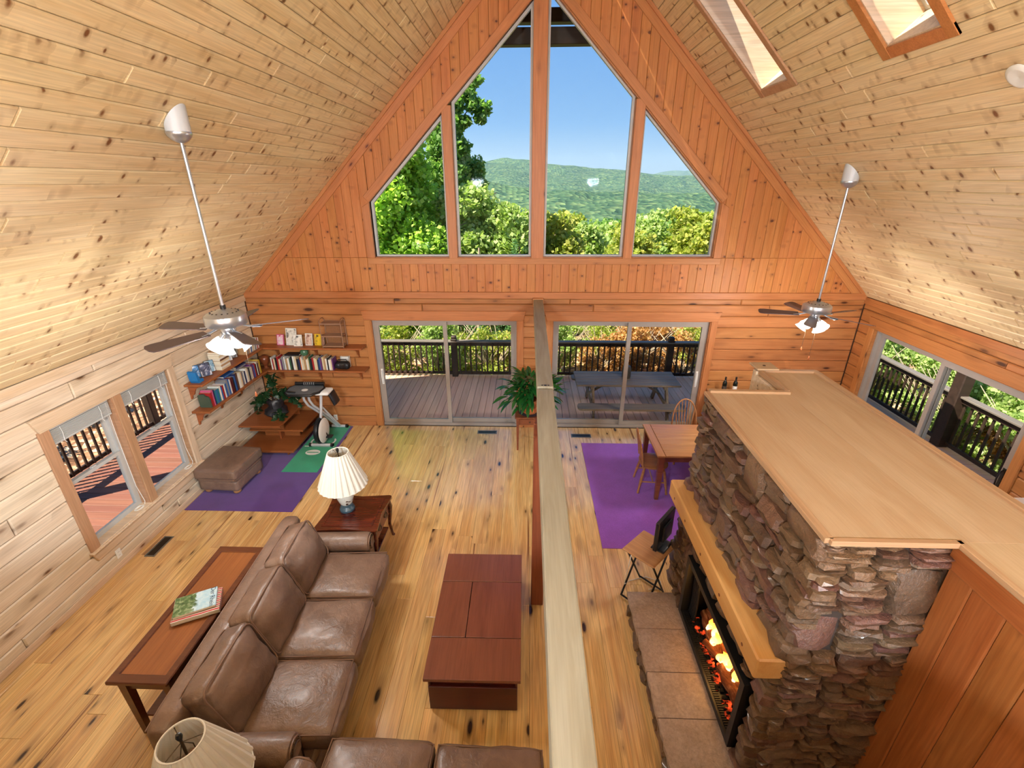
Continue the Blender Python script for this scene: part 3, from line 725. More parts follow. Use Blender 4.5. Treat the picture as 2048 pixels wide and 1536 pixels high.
o_ = []; split((-2.37, -FX+.06, 0, 2.42), o_, .1)
for r in o_: stone(r, F_FF, .05+srg.uniform(-.02, .02), fp)
# hearth
hp = MB(); hp.box((1.13, 1.72, 0), (FX, 3.70, .235)); hp.build('hearth_base', M['mortar'], fp)
o_ = []; split((-3.72, -1.70, .0, .235), o_, 0)
F_HL = frame((0, -1, 0), (0, 0, 1), (-1, 0, 0), (1.13, 0, 0))
for r in o_: stone(r, F_HL, .022+srg.uniform(-.008, .02), fp)
o_ = []; split((-FX, -1.12, .0, .235), o_, 0)
for r in o_: stone(r, frame((-1, 0, 0), (0, 0, 1), (0, 1, 0), (0, 3.70, 0)), .02, fp)
cuts = [3.715, 3.27, 2.83, 2.44, 2.03, 1.70]
for p, q in zip(cuts[1:], cuts):
    bb = MB(); hx, hy = (FX-.13-1.085)/2, (q-p)/2-.0035
    n = 9
    vs = []; fs = []
    for i in range(n):
        for j in range(n):
            x_, y_ = -hx+2*hx*i/(n-1), -hy+2*hy*j/(n-1); ed = i in (0, n-1) or j in (0, n-1)
            vs.append((x_+(srg.uniform(-.006, .006) if ed else 0), y_, .02+(.0 if ed else .006*mnoise.noise(Vector((x_*9, (y_+p)*9, 3)))+.003)))
    fs = [(i*n+j, (i+1)*n+j, (i+1)*n+j+1, i*n+j+1) for i in range(n-1) for j in range(n-1)]
    bot = len(vs); vs += [(-hx, -hy, -.03), (hx, -hy, -.03), (hx, hy, -.03), (-hx, hy, -.03)]
    edge = [i*n for i in range(n)]+[(n-1)*n+j for j in range(1, n)]+[i*n+n-1 for i in range(n-2, -1, -1)]+[j for j in range(n-2, 0, -1)]
    m = len(edge); lo = len(vs); vs += [(vs[e][0]*1.0, vs[e][1], -.025) for e in edge]
    fs += [(edge[(i+1) % m], edge[i], lo+i, lo+(i+1) % m) for i in range(m)]
    bb.add(vs, fs); bb.build('hearth_slab', M['hearth'], fp, 35, Matrix.Translation((1.085+hx, (p+q)/2, .245)))
# mantel
mt = gbox('mantel_beam', (1.50, 2.10, 1.245), (1.715, 4.10, 1.425), .012, M['mantel'], fp); mtP = frame((0, -1, 0), (1, 0, 0), (0, 0, 1))
for yy in (-.8, -.38, .05, .48, .82):
    b = MB(); b.M = mtP; b.cyl((-.1095, yy, -.02), (-.1065, yy, -.02), .013, n=10); b.build('peg', M['oakdk'], mt)
# firebox insert
fr, q = ring(rect(-FB[1], -FB[0], FB[2], FB[3]), .055, .02, .165, M['blackmetal'], 'firebox_frame', fp, F_FL)
b = MB()
for lo, hi in (((1.57, FB[0]+.05, FB[2]), (2.1, FB[1]-.05, FB[2]+.05)), ((2.08, FB[0]+.05, FB[2]), (2.1, FB[1]-.05, FB[3])), ((1.60, FB[0]+.04, FB[2]), (2.1, FB[0]+.055, FB[3])), ((1.60, FB[1]-.055, FB[2]), (2.1, FB[1]-.04, FB[3])), ((1.60, FB[0]+.04, FB[3]-.06), (2.1, FB[1]-.04, FB[3]-.04))): b.box(lo, hi)
b.build('firebox_lining', M['black'], fp)
for i in range(58):
    yy = FB[0]+.09+i*(FB[1]-FB[0]-.18)/57
    b = MB(); b.box((1.575, yy-.005, FB[2]+.05), (1.62, yy+.005, FB[2]+.062)); b.build('vent_slat', M['blackmetal'], fp)
b = MB()
for s_ in range(5):
    b.tube([(1.64+.006*math.sin(k), FB[1]-.07-.028*s_, FB[2]+.06+.6*k/6) for k in range(7)], .012, 6)
b.build('folded_mesh_screen', M['blackmetal'], fp, 60)
def log_mat():
    k = NT('burning_log'); p, r = k.coord(); n = k.noise(k.vec('MULTIPLY', p, (14, 4, 14)), 1.0, 5, .7, 1.0)
    col = k.ramp(n, [(.25, C4((28, 18, 14))), (.5, C4((112, 60, 34))), (.75, C4((190, 140, 104)))])
    return k.bsdf(col, .8, .2, bump=n, bs=.8, bd=.02)
M['log'] = log_mat()
def ember_mat():
    k = NT('glowing_ember'); p, r = k.coord(); n = k.noise(p, 9.0, 3)
    e = k.ramp(n, [(.52, (0, 0, 0)), (.66, (.7, .05, .01)), (.85, (1, .35, .05))])
    return k.bsdf(C4((16, 13, 12)), .8, .2, emit=e, es=2.2)
M['ember'] = ember_mat()
def flame_mat():
    k = NT('gas_flame'); p = k.n('TexCoord').outputs['Generated']; sp = k.n('SeparateXYZ'); k.l(p, sp.inputs[0])
    e = k.ramp(sp.outputs[2], [(0, (1, .85, .4)), (.45, (1, .5, .09)), (1, (1, .16, .01))]); em = k.n('Emission'); k.l(e, em.inputs[0]); em.inputs[1].default_value = 7.0
    t = k.n('BsdfTransparent'); lw = k.n('LayerWeight'); lw.inputs[0].default_value = .45; mx = k.n('MixShader'); k.l(k.math('MULTIPLY', lw.outputs['Facing'], .9), mx.inputs[0]); k.l(em.outputs[0], mx.inputs[1]); k.l(t.outputs[0], mx.inputs[2]); k.l(mx.outputs[0], k.out.inputs[0]); return k.m
M['flame'] = flame_mat()
fire = thing('gas_log_set', 'burning logs with flames and glowing embers in the fireplace', 'fire', (1.755, 2.84, FB[2]+.05))
for (x_, y_, z_, ln, r_, a_, tl) in ((.075, .0, .12, .98, .085, .0, .02), (-.02, -.27, .06, .46, .055, .10, .03), (-.02, .29, .06, .46, .05, -.12, -.02), (-.04, .02, .09, .36, .03, .5, .06)):
    b = MB(); n = 9; b.tube([(0, -ln/2+ln*i/n, .012*math.sin(i*1.7)) for i in range(n+1)], [r_*(1+.10*math.sin(i*2.1)) for i in range(n+1)], 12)
    b.build('log', M['log'], fire, 50, Matrix.Translation((x_, y_, z_)) @ Matrix.Rotation(a_, 4, 'Z') @ Matrix.Rotation(tl, 4, 'X'))
b = MB()
for i in range(150):
    c_ = Vector((srg.uniform(-.135, -.01), srg.uniform(-.5, .5), .012)); s_ = srg.uniform(.010, .02)
    b.rbox(c_, (s_*2, s_*2*srg.uniform(.7, 1.2), s_*1.5), s_*.5, 2)
tag(b.build('ember_bed', M['ember'], fire), kind='stuff')
for (x_, y_, h_, w_) in ((-.01, .20, .30, .045), (-.05, .13, .22, .035), (-.03, -.10, .32, .05), (-.06, -.03, .2, .03), (-.01, -.2, .24, .035), (-.03, .30, .18, .03)):
    b = MB(); n = 9; b.tube([(x_+.018*math.sin(i*1.1+y_*9), y_+.02*math.sin(i*.8+x_*20), .06+h_*i/n) for i in range(n+1)], [w_*(math.sin(PI*(.18+.82*(1-i/n)**1.2))*.9+.03)*(1 if i < n else .15) for i in range(n+1)], 9)
    b.build('flame', M['flame'], fire, 179)
ld = bpy.data.lights.new('fire_glow', 'POINT'); ld.energy = 4; ld.color = (1, .45, .12); ld.shadow_soft_size = .08
lo_ = bpy.data.objects.new('fire_glow', ld); COL.objects.link(lo_); lo_.parent = fire; lo_.location = (-.06, .02, .34)
# ---- chase cap, partition
cap = thing('chase_cap', 'broad plywood cap on top of the stone chimney chase and partition', 'ledge')
zc = 2.45
gbox('cap_panel', (1.68, 2.055, zc-.03), (2.40, 4.025, zc), .002, M['ply'], cap)
gbox('cap_panel', (2.4005, 2.057, zc-.03), (2.925, 4.53, zc-.0005), .001, M['ply'], cap); gbox('cap_panel', (2.36, .6, zc-.03), (2.925, 2.0565, zc-.0004), .001, M['ply'], cap)
def lip(p, q, w_, h_, nm='edge_strip', z=zc):
    p, q = Vector(p), Vector(q); L = (q-p).length; b = MB(); b.box((0, -w_/2, -.03), (L, w_/2, h_), .003)
    b.build(nm, M['plytrim'], cap, M=Matrix.Translation((p.x, p.y, z)) @ Matrix.Rotation(math.atan2(q.y-p.y, q.x-p.x), 4, 'Z'))
lip((1.66, 2.06), (1.68, 4.03), .05, .004); lip((1.70, 4.02), (2.42, 4.0), .05, .022); lip((2.41, 4.02), (2.405, 4.56), .045, .022)
lip((2.42, 4.55), (2.95, 4.53), .05, .022); lip((2.945, 4.55), (2.945, .6), .055, .02); lip((1.66, 2.055), (2.36, 2.055), .035, .004); lip((2.352, 2.07), (2.352, .6), .04, .004)
b = MB(); b.box((-.11, -.10, 0), (.11, .10, .018), .004); bl_ = b.build('post_lid', M['ply'], cap, M=Matrix.Translation((2.46, 4.61, zc+.024)))
b = MB(); b.cyl((-.0, .0, .0182), (.0, .0, .0195), .016, n=12); b.build('finger_hole', M['void'], bl_)
pt = struct(thing('wall_partition', None, None), 'orange pine partition wall beside the stone fireplace', 'wall')
b = MB(); b.box((2.40, .6, 0), (2.92, 4.54, 2.415)); b.build('core', M['void'], pt)
F_PT = frame((0, 0, 1), (0, 1, 0), (-1, 0, 0), (2.375, 0, 0))
yy = .6
for wd in (.19,)*8:
    if yy >= 2.08: break
    plank('partition_board', [(0, yy), (2.27, yy), (2.27, min(yy+wd, 2.08)), (0, min(yy+wd, 2.08))], F_PT, M['part'], pt, ch=.008); yy += wd
gbox('top_rail', (2.345, .6, 2.27), (2.405, 2.08, 2.418), .006, M['part'], pt)
b = MB()
for lo, hi in (((2.36, 4.06, 1.3), (2.399, 4.12, 2.415)), ((2.36, 4.46, 1.3), (2.399, 4.545, 2.415)), ((2.358, 4.03, 2.30), (2.398, 4.54, 2.417))): b.box(lo, hi, .004)
b.box((2.362, 4.548, 0), (2.56, 4.62, 2.45), .004); b.build('panel_frame', M['trimL'], pt)
b = MB(); b.box((2.385, 4.09, .02), (2.397, 4.49, 2.31)); b.build('panel', M['shelf'], pt)
# refrigerator beyond the partition
fg = thing('refrigerator', 'pale-topped dark-sided refrigerator beyond the plywood cap at right edge', 'refrigerator', (4.42, 3.03, 0))
b = MB(); b.box((-.37, -.38, .02), (.37, .38, 1.745), .012); b.build('body', M['blackmetal'], fg)
b = MB(); b.box((-.375, -.385, 1.745), (.375, .385, 1.765), .006); b.build('top_panel', plain('pale_enamel', (206, 196, 200), .35), fg)
for z0, z1 in ((.06, 1.1), (1.12, 1.74)):
    b = MB(); b.box((-.44, -.37, z0), (-.375, .37, z1), .012); dd = b.build('door', M['blackmetal'], fg)
    b = MB(); b.tube([(-.44, -.31, z0+.1), (-.48, -.31, z0+.12), (-.48, -.31, z1-.12), (-.44, -.31, z1-.1)], .012, 8); b.build('handle', M['nickel'], dd, 40)
# sideboard and bottles by the gable wall
sbd = thing('sideboard', 'honey pine sideboard against the gable wall behind the chimney chase', 'sideboard', (3.85, 7.55, 0))
b = MB(); b.box((-.6, -.2, .08), (.6, .2, .82), .004); b.build('body', M['oak'], sbd)
b = MB(); b.box((-.63, -.23, .82), (.63, .22, .85), .006); b.build('top', M['oak'], sbd)
for sx in (-.3, .3):
    b = MB(); b.box((sx-.28, -.215, .12), (sx+.28, -.2, .79), .004); dd = b.build('door', M['oakdk'], sbd)
    b = MB(); b.rbox((sx+(.22 if sx < 0 else -.22), -.228, .5), (.025, .025, .025), .012, 3); b.build('knob', M['brass'], dd, 179)
gb = plain('dark_bottle_glass', (16, 22, 18), .08)
for i, (x_, lb) in enumerate(((3.44, 'taller dark wine bottle beside the gable wall, left of the pair'), (3.62, 'dark wine bottle with white label, right of the pair'))):
    t = thing('wine_bottle', lb, 'bottle', (x_, 7.57, .85), group='wine bottles on the sideboard')
    b = MB(); b.lathe([(.0, 0), (.036, .002), (.038, .015), (.038, .19), (.03, .215), (.015, .235), (.014, .30), (.0, .30)], 18, closed_ends=False); b.build('bottle', gb, t, 40)
    b = MB(); b.lathe([(.0385, .05), (.0385, .14)], 18, closed_ends=False); b.build('paper_label', plain('bottle_label_%d' % i, (60, 52, 44) if i == 0 else (220, 214, 204), .6), t, 60)
    b = MB(); b.lathe([(.0155, .255), (.0155, .302), (0, .302)], 14, closed_ends=False); b.build('capsule', M['black'], t, 40)
t = thing('wine_glass', 'stemmed clear wine glass between the two wine bottles', 'glass', (3.535, 7.57, .85))
b = MB(); b.lathe([(.034, 0), (.034, .003), (.005, .008), (.004, .08), (.02, .10), (.036, .13), (.036, .16), (.03, .19), (.0285, .19), (.034, .16), (.034, .132), (.018, .104), (0, .10)], 18, closed_ends=False); b.build('goblet', M['glass'], t, 50)

# ================================================================== SOFAS
def roll_profile(w_, h_, r_):
    pts = [(-w_/2+.03, .10), (w_/2-.03, .10), (w_/2-.03, h_-r_*1.5)]
    for i in range(13):
        a = -PI*.28+PI*1.56*i/12; pts.append((r_*1.08*math.cos(a), h_-r_+r_*math.sin(a)))
    pts.append((-w_/2+.03, h_-r_*1.5)); return pts
def sofa(name, label, L, nseat, loc, rz, seed):
    "local X = forward, Y = along the length; origin at back centre on the floor"
    t = thing(name, label, 'sofa', loc, rz)
    D_ = 1.14; aw = .23
    b = MB(); b.box((.04, -L/2+.05, .08), (D_-.10, L/2-.05, .30), .03); b.build('base', M['leather'], t, 40)
    b = MB(); b.rbox((.11, 0, .48), (.20, L-.06, .80), .07, 10, wr=.004, seed=seed); b.build('back_frame', M['leather'], t, 179)
    b = MB(); b.tube([(.02, -L/2+.06, .83), (.03, -L/2+.2, .86), (.03, L/2-.2, .86), (.02, L/2-.06, .83)], .006, 6); b.build('back_piping', M['piping'], t, 60)
    for sy in (-1, 1):
        prof = roll_profile(aw, .63, .105); n = len(prof); yc = sy*(L/2-aw/2+.02)
        b = MB(); vs = []; xs = [.06, .10, D_-.24, D_-.20, D_-.185]; sc_ = [.94, 1, 1, .97, .86]
        for x_, s_ in zip(xs, sc_): vs += [(x_, yc+p[0]*s_, .365+(p[1]-.365)*s_) for p in prof]
        fs = [(k*n+i, k*n+(i+1) % n, (k+1)*n+(i+1) % n, (k+1)*n+i) for k in range(len(xs)-1) for i in range(n)]
        fs += [tuple(range(n))[::-1], tuple(range((len(xs)-1)*n, len(xs)*n))]
        b.add(vs, fs); arm = b.build('arm', M['leather'], t, 45)
        b = MB(); b.tube([(D_-.186, yc+.085*math.cos(2*PI*i/20), .525+.085*math.sin(2*PI*i/20)) for i in range(20)], .007, 6, True); b.build('arm_piping', M['piping'], arm, 60)
        b = MB(); b.rbox((D_-.186, yc, .525), (.03, .13, .13), .06, 6, puff=(.01, 0, 0)); b.build('arm_disc', M['leather'], arm, 179)
        for i in range(16):
            b = MB(); a_ = 2*PI*i/16; b.rbox((D_-.178, yc+.073*math.cos(a_), .525+.073*math.sin(a_)), (.012, .012, .012), .005, 2); b.build('nail_head', M['brass'], arm, 179)
    cw = (L-2*aw+.06)/nseat
    for i in range(nseat):
        yc = -((nseat-1)/2-i)*cw
        b = MB(); b.rbox((.70, yc, .385), (.96, cw-.012, .20), .055, 18, puff=(.02, .0, .045), wr=.018, wf=5.0, seed=seed+i*3.1); sc = b.build('seat_cushion', M['leather'], t, 179)
        b = MB(); hx, hy = .455, cw/2-.03
        b.tube([(.70+hx*sx, yc+(hy+.012)*sy, .474) for sx, sy in ((-1, -1), (1, -1), (1, 1), (-1, 1))], .0075, 6, True); b.build('piping', M['piping'], sc, 60)
        mx = Matrix.Translation((.335, yc, .69)) @ Matrix.Rotation(math.radians(-20), 4, 'Y') @ Matrix.Rotation(rnd.uniform(-.05, .05), 4, 'Z')
        ty, ht_, wd_ = .23, .50, cw-.02; b = MB()
        b.rbox((0, 0, 0), (ty, wd_, ht_), .055, 18, puff=(.075, .015, .022), wr=.022, wf=5.0, seed=seed+7+i*2.3); bc = b.build('back_cushion', M['leather'] if i % 2 else M['leatherdk'], t, 179, mx)
        for xx in (-1, 1):
            loop = []
            for (sy, sz) in ((1, 1), (-1, 1), (-1, -1), (1, -1)):
                a0_ = math.atan2(sz, sy)
                for d_ in (-.7, -.25, .25, .7): loop.append((xx*(ty/2-.010), sy*(wd_/2-.072)+.072*math.cos(a0_+d_)*1.0, sz*(ht_/2-.072)+.072*math.sin(a0_+d_)))
            b = MB(); b.tube(loop, .0075, 6, True); b.build('piping', M['piping'], bc, 60)
    for sx in (.1, D_-.2):
        for sy in (-1, 1):
            b = MB(); b.lathe([(.02, 0), (.035, .02), (.04, .05), (.03, .09)], 12, (sx, sy*(L/2-.12), 0)); b.build('foot', M['oakdk'], t, 50)
    return t
sofa('leather_sofa', 'long brown leather sofa with three back cushions beside the console table', 2.31, 3, (-2.64, 2.99, 0), math.radians(3.0), 1.0)
sofa('leather_loveseat', 'brown leather loveseat whose seat edge shows at the bottom of the photo', 1.98, 2, (-.66, .92, 0), math.radians(90-1.2), 21.0)
# ottoman
ot = thing('leather_ottoman', 'brown leather ottoman with bun feet on the dark purple carpet', 'ottoman', (-4.50, 5.90, 0), math.radians(-3))
b = MB(); b.rbox((0, 0, .165), (.60, .66, .17), .025, 8); b.build('base', M['leather'], ot, 179)
b = MB(); b.rbox((0, 0, .265), (.615, .675, .055), .02, 8); b.build('welt', M['leather'], ot, 179)
b = MB(); b.rbox((0, 0, .365), (.64, .71, .16), .035, 14, puff=(.0, 0, .02), wr=.004, seed=4); cu = b.build('cushion', M['leatherdk'], ot, 179)
b = MB()
for zz in (.29, .43): b.tube([(sx*.308, sy*.345, zz) for sx, sy in ((-1, -1), (1, -1), (1, 1), (-1, 1))], .006, 6, True)
b.build('piping', M['piping'], cu, 60)
for sx in (-1, 1):
    for sy in (-1, 1):
        b = MB(); b.lathe([(.03, 0), (.052, .02), (.056, .045), (.045, .075), (.03, .085)], 14, (sx*.22, sy*.25, .012)); b.build('bun_foot', M['oak'], ot, 60)

# ================================================================== TABLES
def tapered_leg(x, y, z0, z1, w0, w1):
    b = MB(); b.convex([(x+sx*w/2, y+sy*w/2, z) for z, w in ((z0, w0), (z1, w1)) for sx in (-1, 1) for sy in (-1, 1)], [(0, 1, 3, 2), (4, 5, 7, 6), (0, 1, 5, 4), (2, 3, 7, 6), (0, 2, 6, 4), (1, 3, 7, 5)]); return b
ct = thing('console_table', 'long walnut console table behind the sofa with a framed light panel top', 'table', (-2.985, 3.03, 0), 0)
b = MB(); hx, hy = .225, .72
for sx in (-1, 1): b.box((sx*hx-.045 if sx > 0 else -hx-.02, -hy, .685), (hx+.02 if sx > 0 else -hx+.045, hy, .72), .008)
for sy in (-1, 1): b.box((-hx-.02, sy*hy-(.06 if sy > 0 else .02), .685), (hx+.02, sy*hy+(.02 if sy > 0 else .06), .721), .008)
b.build('top_frame', M['console'], ct)
b = MB(); b.box((-.67, -.19, -.01), (.67, .19, .01), .002); b.build('top_panel', M['consolepan'], ct, M=Matrix.Translation((0, 0, .700)) @ Matrix.Rotation(PI/2, 4, 'Z'))
for lo, hi in (((-.19, -.66, .55), (-.17, .66, .685)), ((.17, -.66, .55), (.19, .66, .685)), ((-.18, -.67, .55), (.18, -.65, .685)), ((-.18, .65, .55), (.18, .67, .685))):
    b = MB(); b.box(lo, hi, .003); b.build('apron', M['console'], ct)
for sx in (-1, 1):
    for sy in (-1, 1): tapered_leg(sx*.18, sy*.66, 0, .685, .045, .065).build('leg', M['console'], ct)
b = MB(); b.box((-.17, -.64, .16), (.17, .64, .18), .004); b.build('lower_shelf', M['console'], ct)

def end_table(loc, label):
    t = thing('end_table', label, 'table', loc, 0, 'mahogany end tables')
    hx, hy = .355, .325
    b = MB(); poly = []
    for sx, sy in ((1, 1), (-1, 1), (-1, -1), (1, -1)):
        c_ = Vector((sx*(hx-.02), sy*(hy-.02))); st = math.atan2(sy, sx)
        poly += [(c_.x+.035*math.cos(st+d), c_.y+.035*math.sin(st+d)) for d in (-.9, -.45, 0, .45, .9)]
        nx = {(1, 1): (0, hy-.02), (-1, 1): (-hx+.02, 0), (-1, -1): (0, -hy+.02), (1, -1): (hx-.02, 0)}[(sx, sy)]; poly.append(nx)
    b.prism(poly, .575, .60); b.build('top', M['mahog'], t)
    ring(rect(-hx+.06, hx-.06, -hy+.06, hy-.06), .022, .598, .606, M['mahog'], 'top_inlay', t, Matrix.Identity(4))
    b = MB(); b.box((-hx+.08, -hy+.08, .598), (hx-.08, hy-.08, .602)); b.build('top_panel', M['mahog'], t)
    b = MB(); b.box((-hx+.05, -hy+.05, .34), (hx-.05, hy-.05, .575), .004); b.build('case', M['mahog'], t)
    b = MB(); b.box((hx-.05, -hy+.07, .37), (hx-.03, hy-.07, .55), .005); dr = b.build('drawer', M['cherry'], t)
    for sy in (-1, 1):
        b = MB(); b.tube([(hx-.028, sy*.12-.045, .47), (hx-.012, sy*.12-.03, .455), (hx-.008, sy*.12, .445), (hx-.012, sy*.12+.03, .455), (hx-.028, sy*.12+.045, .47)], .006, 6)
        b.box((hx-.032, sy*.12-.05, .455), (hx-.026, sy*.12+.05, .495), .002); b.build('bail_pull', M['brass'], dr, 40)
    for sx in (-1, 1):
        for sy in (-1, 1): b = MB(); x_, y_ = sx*(hx-.04), sy*(hy-.04); b.tube([(x_, y_, .58), (x_+sx*.02, y_+sy*.02, .46), (x_-sx*.005, y_-sy*.005, .2), (x_+sx*.012, y_+sy*.012, .03), (x_+sx*.02, y_+sy*.02, 0)], [.034, .032, .02, .016, .022], 8); b.build('leg', M['mahog'], t, 60)
    b = MB(); b.box((-hx+.06, -hy+.06, .14), (hx-.06, hy-.06, .16), .004); b.build('lower_shelf', M['mahog'], t)
    return t
end_table((-2.065, 4.51, 0), 'dark mahogany end table past the far arm of the sofa, carrying a lamp')
end_table((-2.03, 1.44, 0), 'mahogany end table under the lamp at the bottom edge')
def vase_mat():
    k = NT('painted_porcelain'); p, r = k.coord(False); n = k.noise(p, 9, 3, .5, .8); n2 = k.noise(k.vec('ADD', p, (5, 2, 1)), 12, 3, .5, .8)
    col = k.mix(k.rng(n, .60, .63), C4((224, 216, 200)), C4((54, 92, 112))); col = k.mix(k.rng(n2, .64, .66), col, C4((96, 66, 48)))
    return k.bsdf(col, .2, .5)
M['vase'] = vase_mat(); M['bluebase'] = plain('blue_grey_lamp_base', (62, 84, 96), .3)
def table_lamp(loc, label, zs=1.0):
    t = thing('table_lamp', label, 'lamp', loc, 0, 'pleated shade table lamps')
    b = MB(); b.lathe([(.0, 0), (.085, 0), (.09, .02), (.085, .035), (.065, .05), (.06, .065), (.07, .075), (.055, .085)], 24, closed_ends=False); b.build('base', M['bluebase'], t, 40)
    b = MB(); b.lathe([(.055, .085), (.075, .11), (.10, .19), (.112, .27), (.108, .34), (.08, .39), (.05, .41), (.045, .42)], 28, closed_ends=True); b.build('vase_body', M['vase'], t, 60)
    b = MB(); b.cyl((0, 0, .42), (0, 0, .80), .008, n=8); b.build('stem', M['brass'], t, 40)
    n = 96; b = MB(); sgn = lambda a: 1+.032*(1 if int(a/(2*PI)*n+.5) % 4 < 2 else -1)
    prof = [(.278, .37), (.20, .58), (.118, .80)]
    b.lathe(prof, n, closed_ends=False, wob=lambda a, j: sgn(a)); b.lathe([(r_-.006, z) for r_, z in prof][::-1], n, closed_ends=False, wob=lambda a, j: sgn(a))
    sh = b.build('pleated_shade', M['shade'], t, 20)
    for r_, z in ((.275, .37), (.116, .80)):
        b = MB(); b.tube([(r_*math.cos(2*PI*i/40), r_*math.sin(2*PI*i/40), z) for i in range(40)], .006, 6, True); b.build('shade_trim', M['shade'], sh, 60)
    b = MB()
    for i in range(3): b.cyl((0, 0, .785), (.114*math.cos(i*2.09+.4), .114*math.sin(i*2.09+.4), .795), .003, n=5)
    b.tube([(0, .012, .44), (0, .06, .52), (0, .055, .68), (0, 0, .785), (0, -.055, .68), (0, -.06, .52), (0, -.012, .44)], .003, 5); b.build('harp', M['brass'], t)
    b = MB(); b.lathe([(.006, .79), (.006, .80), (.012, .81), (.018, .835), (.012, .855), (0, .86)], 12, closed_ends=False); b.build('finial', M['black'], t, 50)
    b = MB(); b.rbox((0, 0, .55), (.065, .065, .10), .03, 6); b.build('bulb', M['white'], t, 179)
    return t
table_lamp((-2.16, 4.55, .606), 'lit-edge ivory pleated lamp on the mahogany end table past the sofa')
table_lamp((-1.90, 1.54, .606), 'ivory pleated lamp shade seen from above at the bottom left')
# coffee table
cf = thing('coffee_table', 'low reddish cherry coffee table with a four-panel lift top', 'table', (-.44, 3.30, 0), math.radians(.4))
b = MB(); b.box((-.38, -.68, .02), (.38, .70, .04)); b.box((-.38, -.68, .02), (-.36, .70, .41), .003); b.box((.36, -.68, .02), (.38, .70, .41), .003); b.box((-.38, -.69, .02), (.38, -.665, .31), .004)
b.box((-.38, .68, .02), (.38, .70, .41), .003); b.box((-.012, -.66, .04), (.012, .68, .41)); b.box((-.38, -.35, .03), (.38, -.33, .41)); b.box((-.38, -.66, .29), (.38, -.34, .305)); b.build('carcass', M['cherrydk'], cf)
for lo, hi in (((-.41, .33), (.41, .72)), ((-.41, -.32), (-.10, .326)), ((-.096, -.32), (.41, .326)), ((-.41, -.72), (.41, -.324))):
    c_ = ((lo[0]+hi[0])/2, (lo[1]+hi[1])/2, .43); h0, h1 = (hi[0]-lo[0])/2-.0012, (hi[1]-lo[1])/2-.0012
    b = MB(); b.box((-h1, -h0, -.018), (h1, h0, .018), .003); b.build('top_panel', M['cherry'], cf, M=Matrix.Translation(c_) @ Matrix.Rotation(PI/2, 4, 'Z'))
# dining table and chairs
dt = thing('dining_table', 'brown oak dining table with plank top on the violet rug', 'table', (2.58, 6.08, 0), 0)
for i in range(6):
    b = MB(); b.box((-.66, -.0775, -.014), (.66, .0775, .014), .003); b.build('top_plank', M['oak'], dt, M=Matrix.Translation((.02, -.39+i*.156, .746)))
for sx in (-1, 1):
    b = MB(); b.box((-.47, -.055, -.014), (.47, .055, .014), .003); b.build('breadboard_end', M['oak'], dt, M=Matrix.Translation((sx*.70+(.02 if 0 else 0), 0, .746)) @ Matrix.Rotation(PI/2, 4, 'Z'))
for lo, hi in (((-.66, -.42, .63), (.66, -.395, .732)), ((-.66, .395, .63), (.66, .42, .732)), ((-.69, -.4, .63), (-.665, .4, .732)), ((.665, -.4, .63), (.69, .4, .732))):
    b = MB(); b.box(lo, hi, .003); b.build('apron', M['oakdk'], dt)
for sx in (-1, 1):
    for sy in (-1, 1): tapered_leg(sx*.685, sy*.42, .006, .732, .05, .082).build('leg', M['oakdk'], dt)
def windsor(label, loc, rz):
    "faces local +X"
    t = thing('windsor_chair', label, 'chair', loc, rz, 'oak dining chairs')
    b = MB(); n = 28; pts = [(.215*(1.0 if math.cos(a) > 0 else .92)*abs(math.cos(a))**.75*math.copysign(1, math.cos(a)), .22*abs(math.sin(a))**.75*math.copysign(1, math.sin(a))) for a in [2*PI*i/n for i in range(n)]]
    q = [(x*.93, y*.93) for x, y in pts]; vs = [(x, y, .415) for x, y in q]+[(x, y, .432) for x, y in pts]+[(x, y, .446) for x, y in pts]+[(x*.93, y*.93, .45) for x, y in pts]+[(x*.5, y*.5, .438) for x, y in pts]
    fs = [tuple(range(n))[::-1], tuple(range(4*n, 5*n))]+[(k*n+i, k*n+(i+1) % n, (k+1)*n+(i+1) % n, (k+1)*n+i) for k in range(4) for i in range(n)]
    b.add(vs, fs); b.build('seat', M['chair'], t, 50)
    for sx, sy in ((-1, -1), (-1, 1), (1, -1), (1, 1)):
        b = MB(); b.tube([(sx*.13, sy*.14, .42), (sx*.15, sy*.155, .34), (sx*.175, sy*.18, .2), (sx*.195, sy*.2, .08), (sx*.205, sy*.21, .006)], [.014, .02, .022, .015, .018], 8); b.build('leg', M['chair'], t, 60)
    for sy in (-1, 1):
        b = MB(); b.cyl((-.178, sy*.182, .19), (.178, sy*.182, .19), .010, n=8); b.build('stretcher', M['chair'], t, 40)
    b = MB(); b.cyl((0, -.18, .19), (0, .18, .19), .010, n=8); b.build('stretcher', M['chair'], t, 40)
    hoop = [(-.17-.10*math.sin(a)*1.0, -.20*math.cos(a)*(1.0+.08*math.sin(a)), .44+.52*math.sin(a)**.8 if 0 < a < PI else .44) for a in [PI*i/20 for i in range(21)]]
    b = MB(); b.tube(hoop, .013, 8); b.build('hoop_back', M['chair'], t, 60)
    for i in range(7):
        u = -1+2*(i+.5)/7; a = math.acos(-u*.86); top = (-.17-.10*math.sin(a), -.20*math.cos(a)*(1+.08*math.sin(a)), .44+.52*math.sin(a)**.8)
        b = MB(); b.tube([(-.165, u*.13, .44), ((-.165+top[0])/2, (u*.13+top[1])/2, (.44+top[2])/2), top], [.007, .009, .006], 6); b.build('spindle', M['chair'], t, 60)
    return t
windsor('oak spindle-back chair at the left end of the dining table', (1.88, 5.98, .006), math.radians(-4))
windsor('oak hoop-back chair on the far side of the dining table', (2.62, 6.78, .006), math.radians(-90))
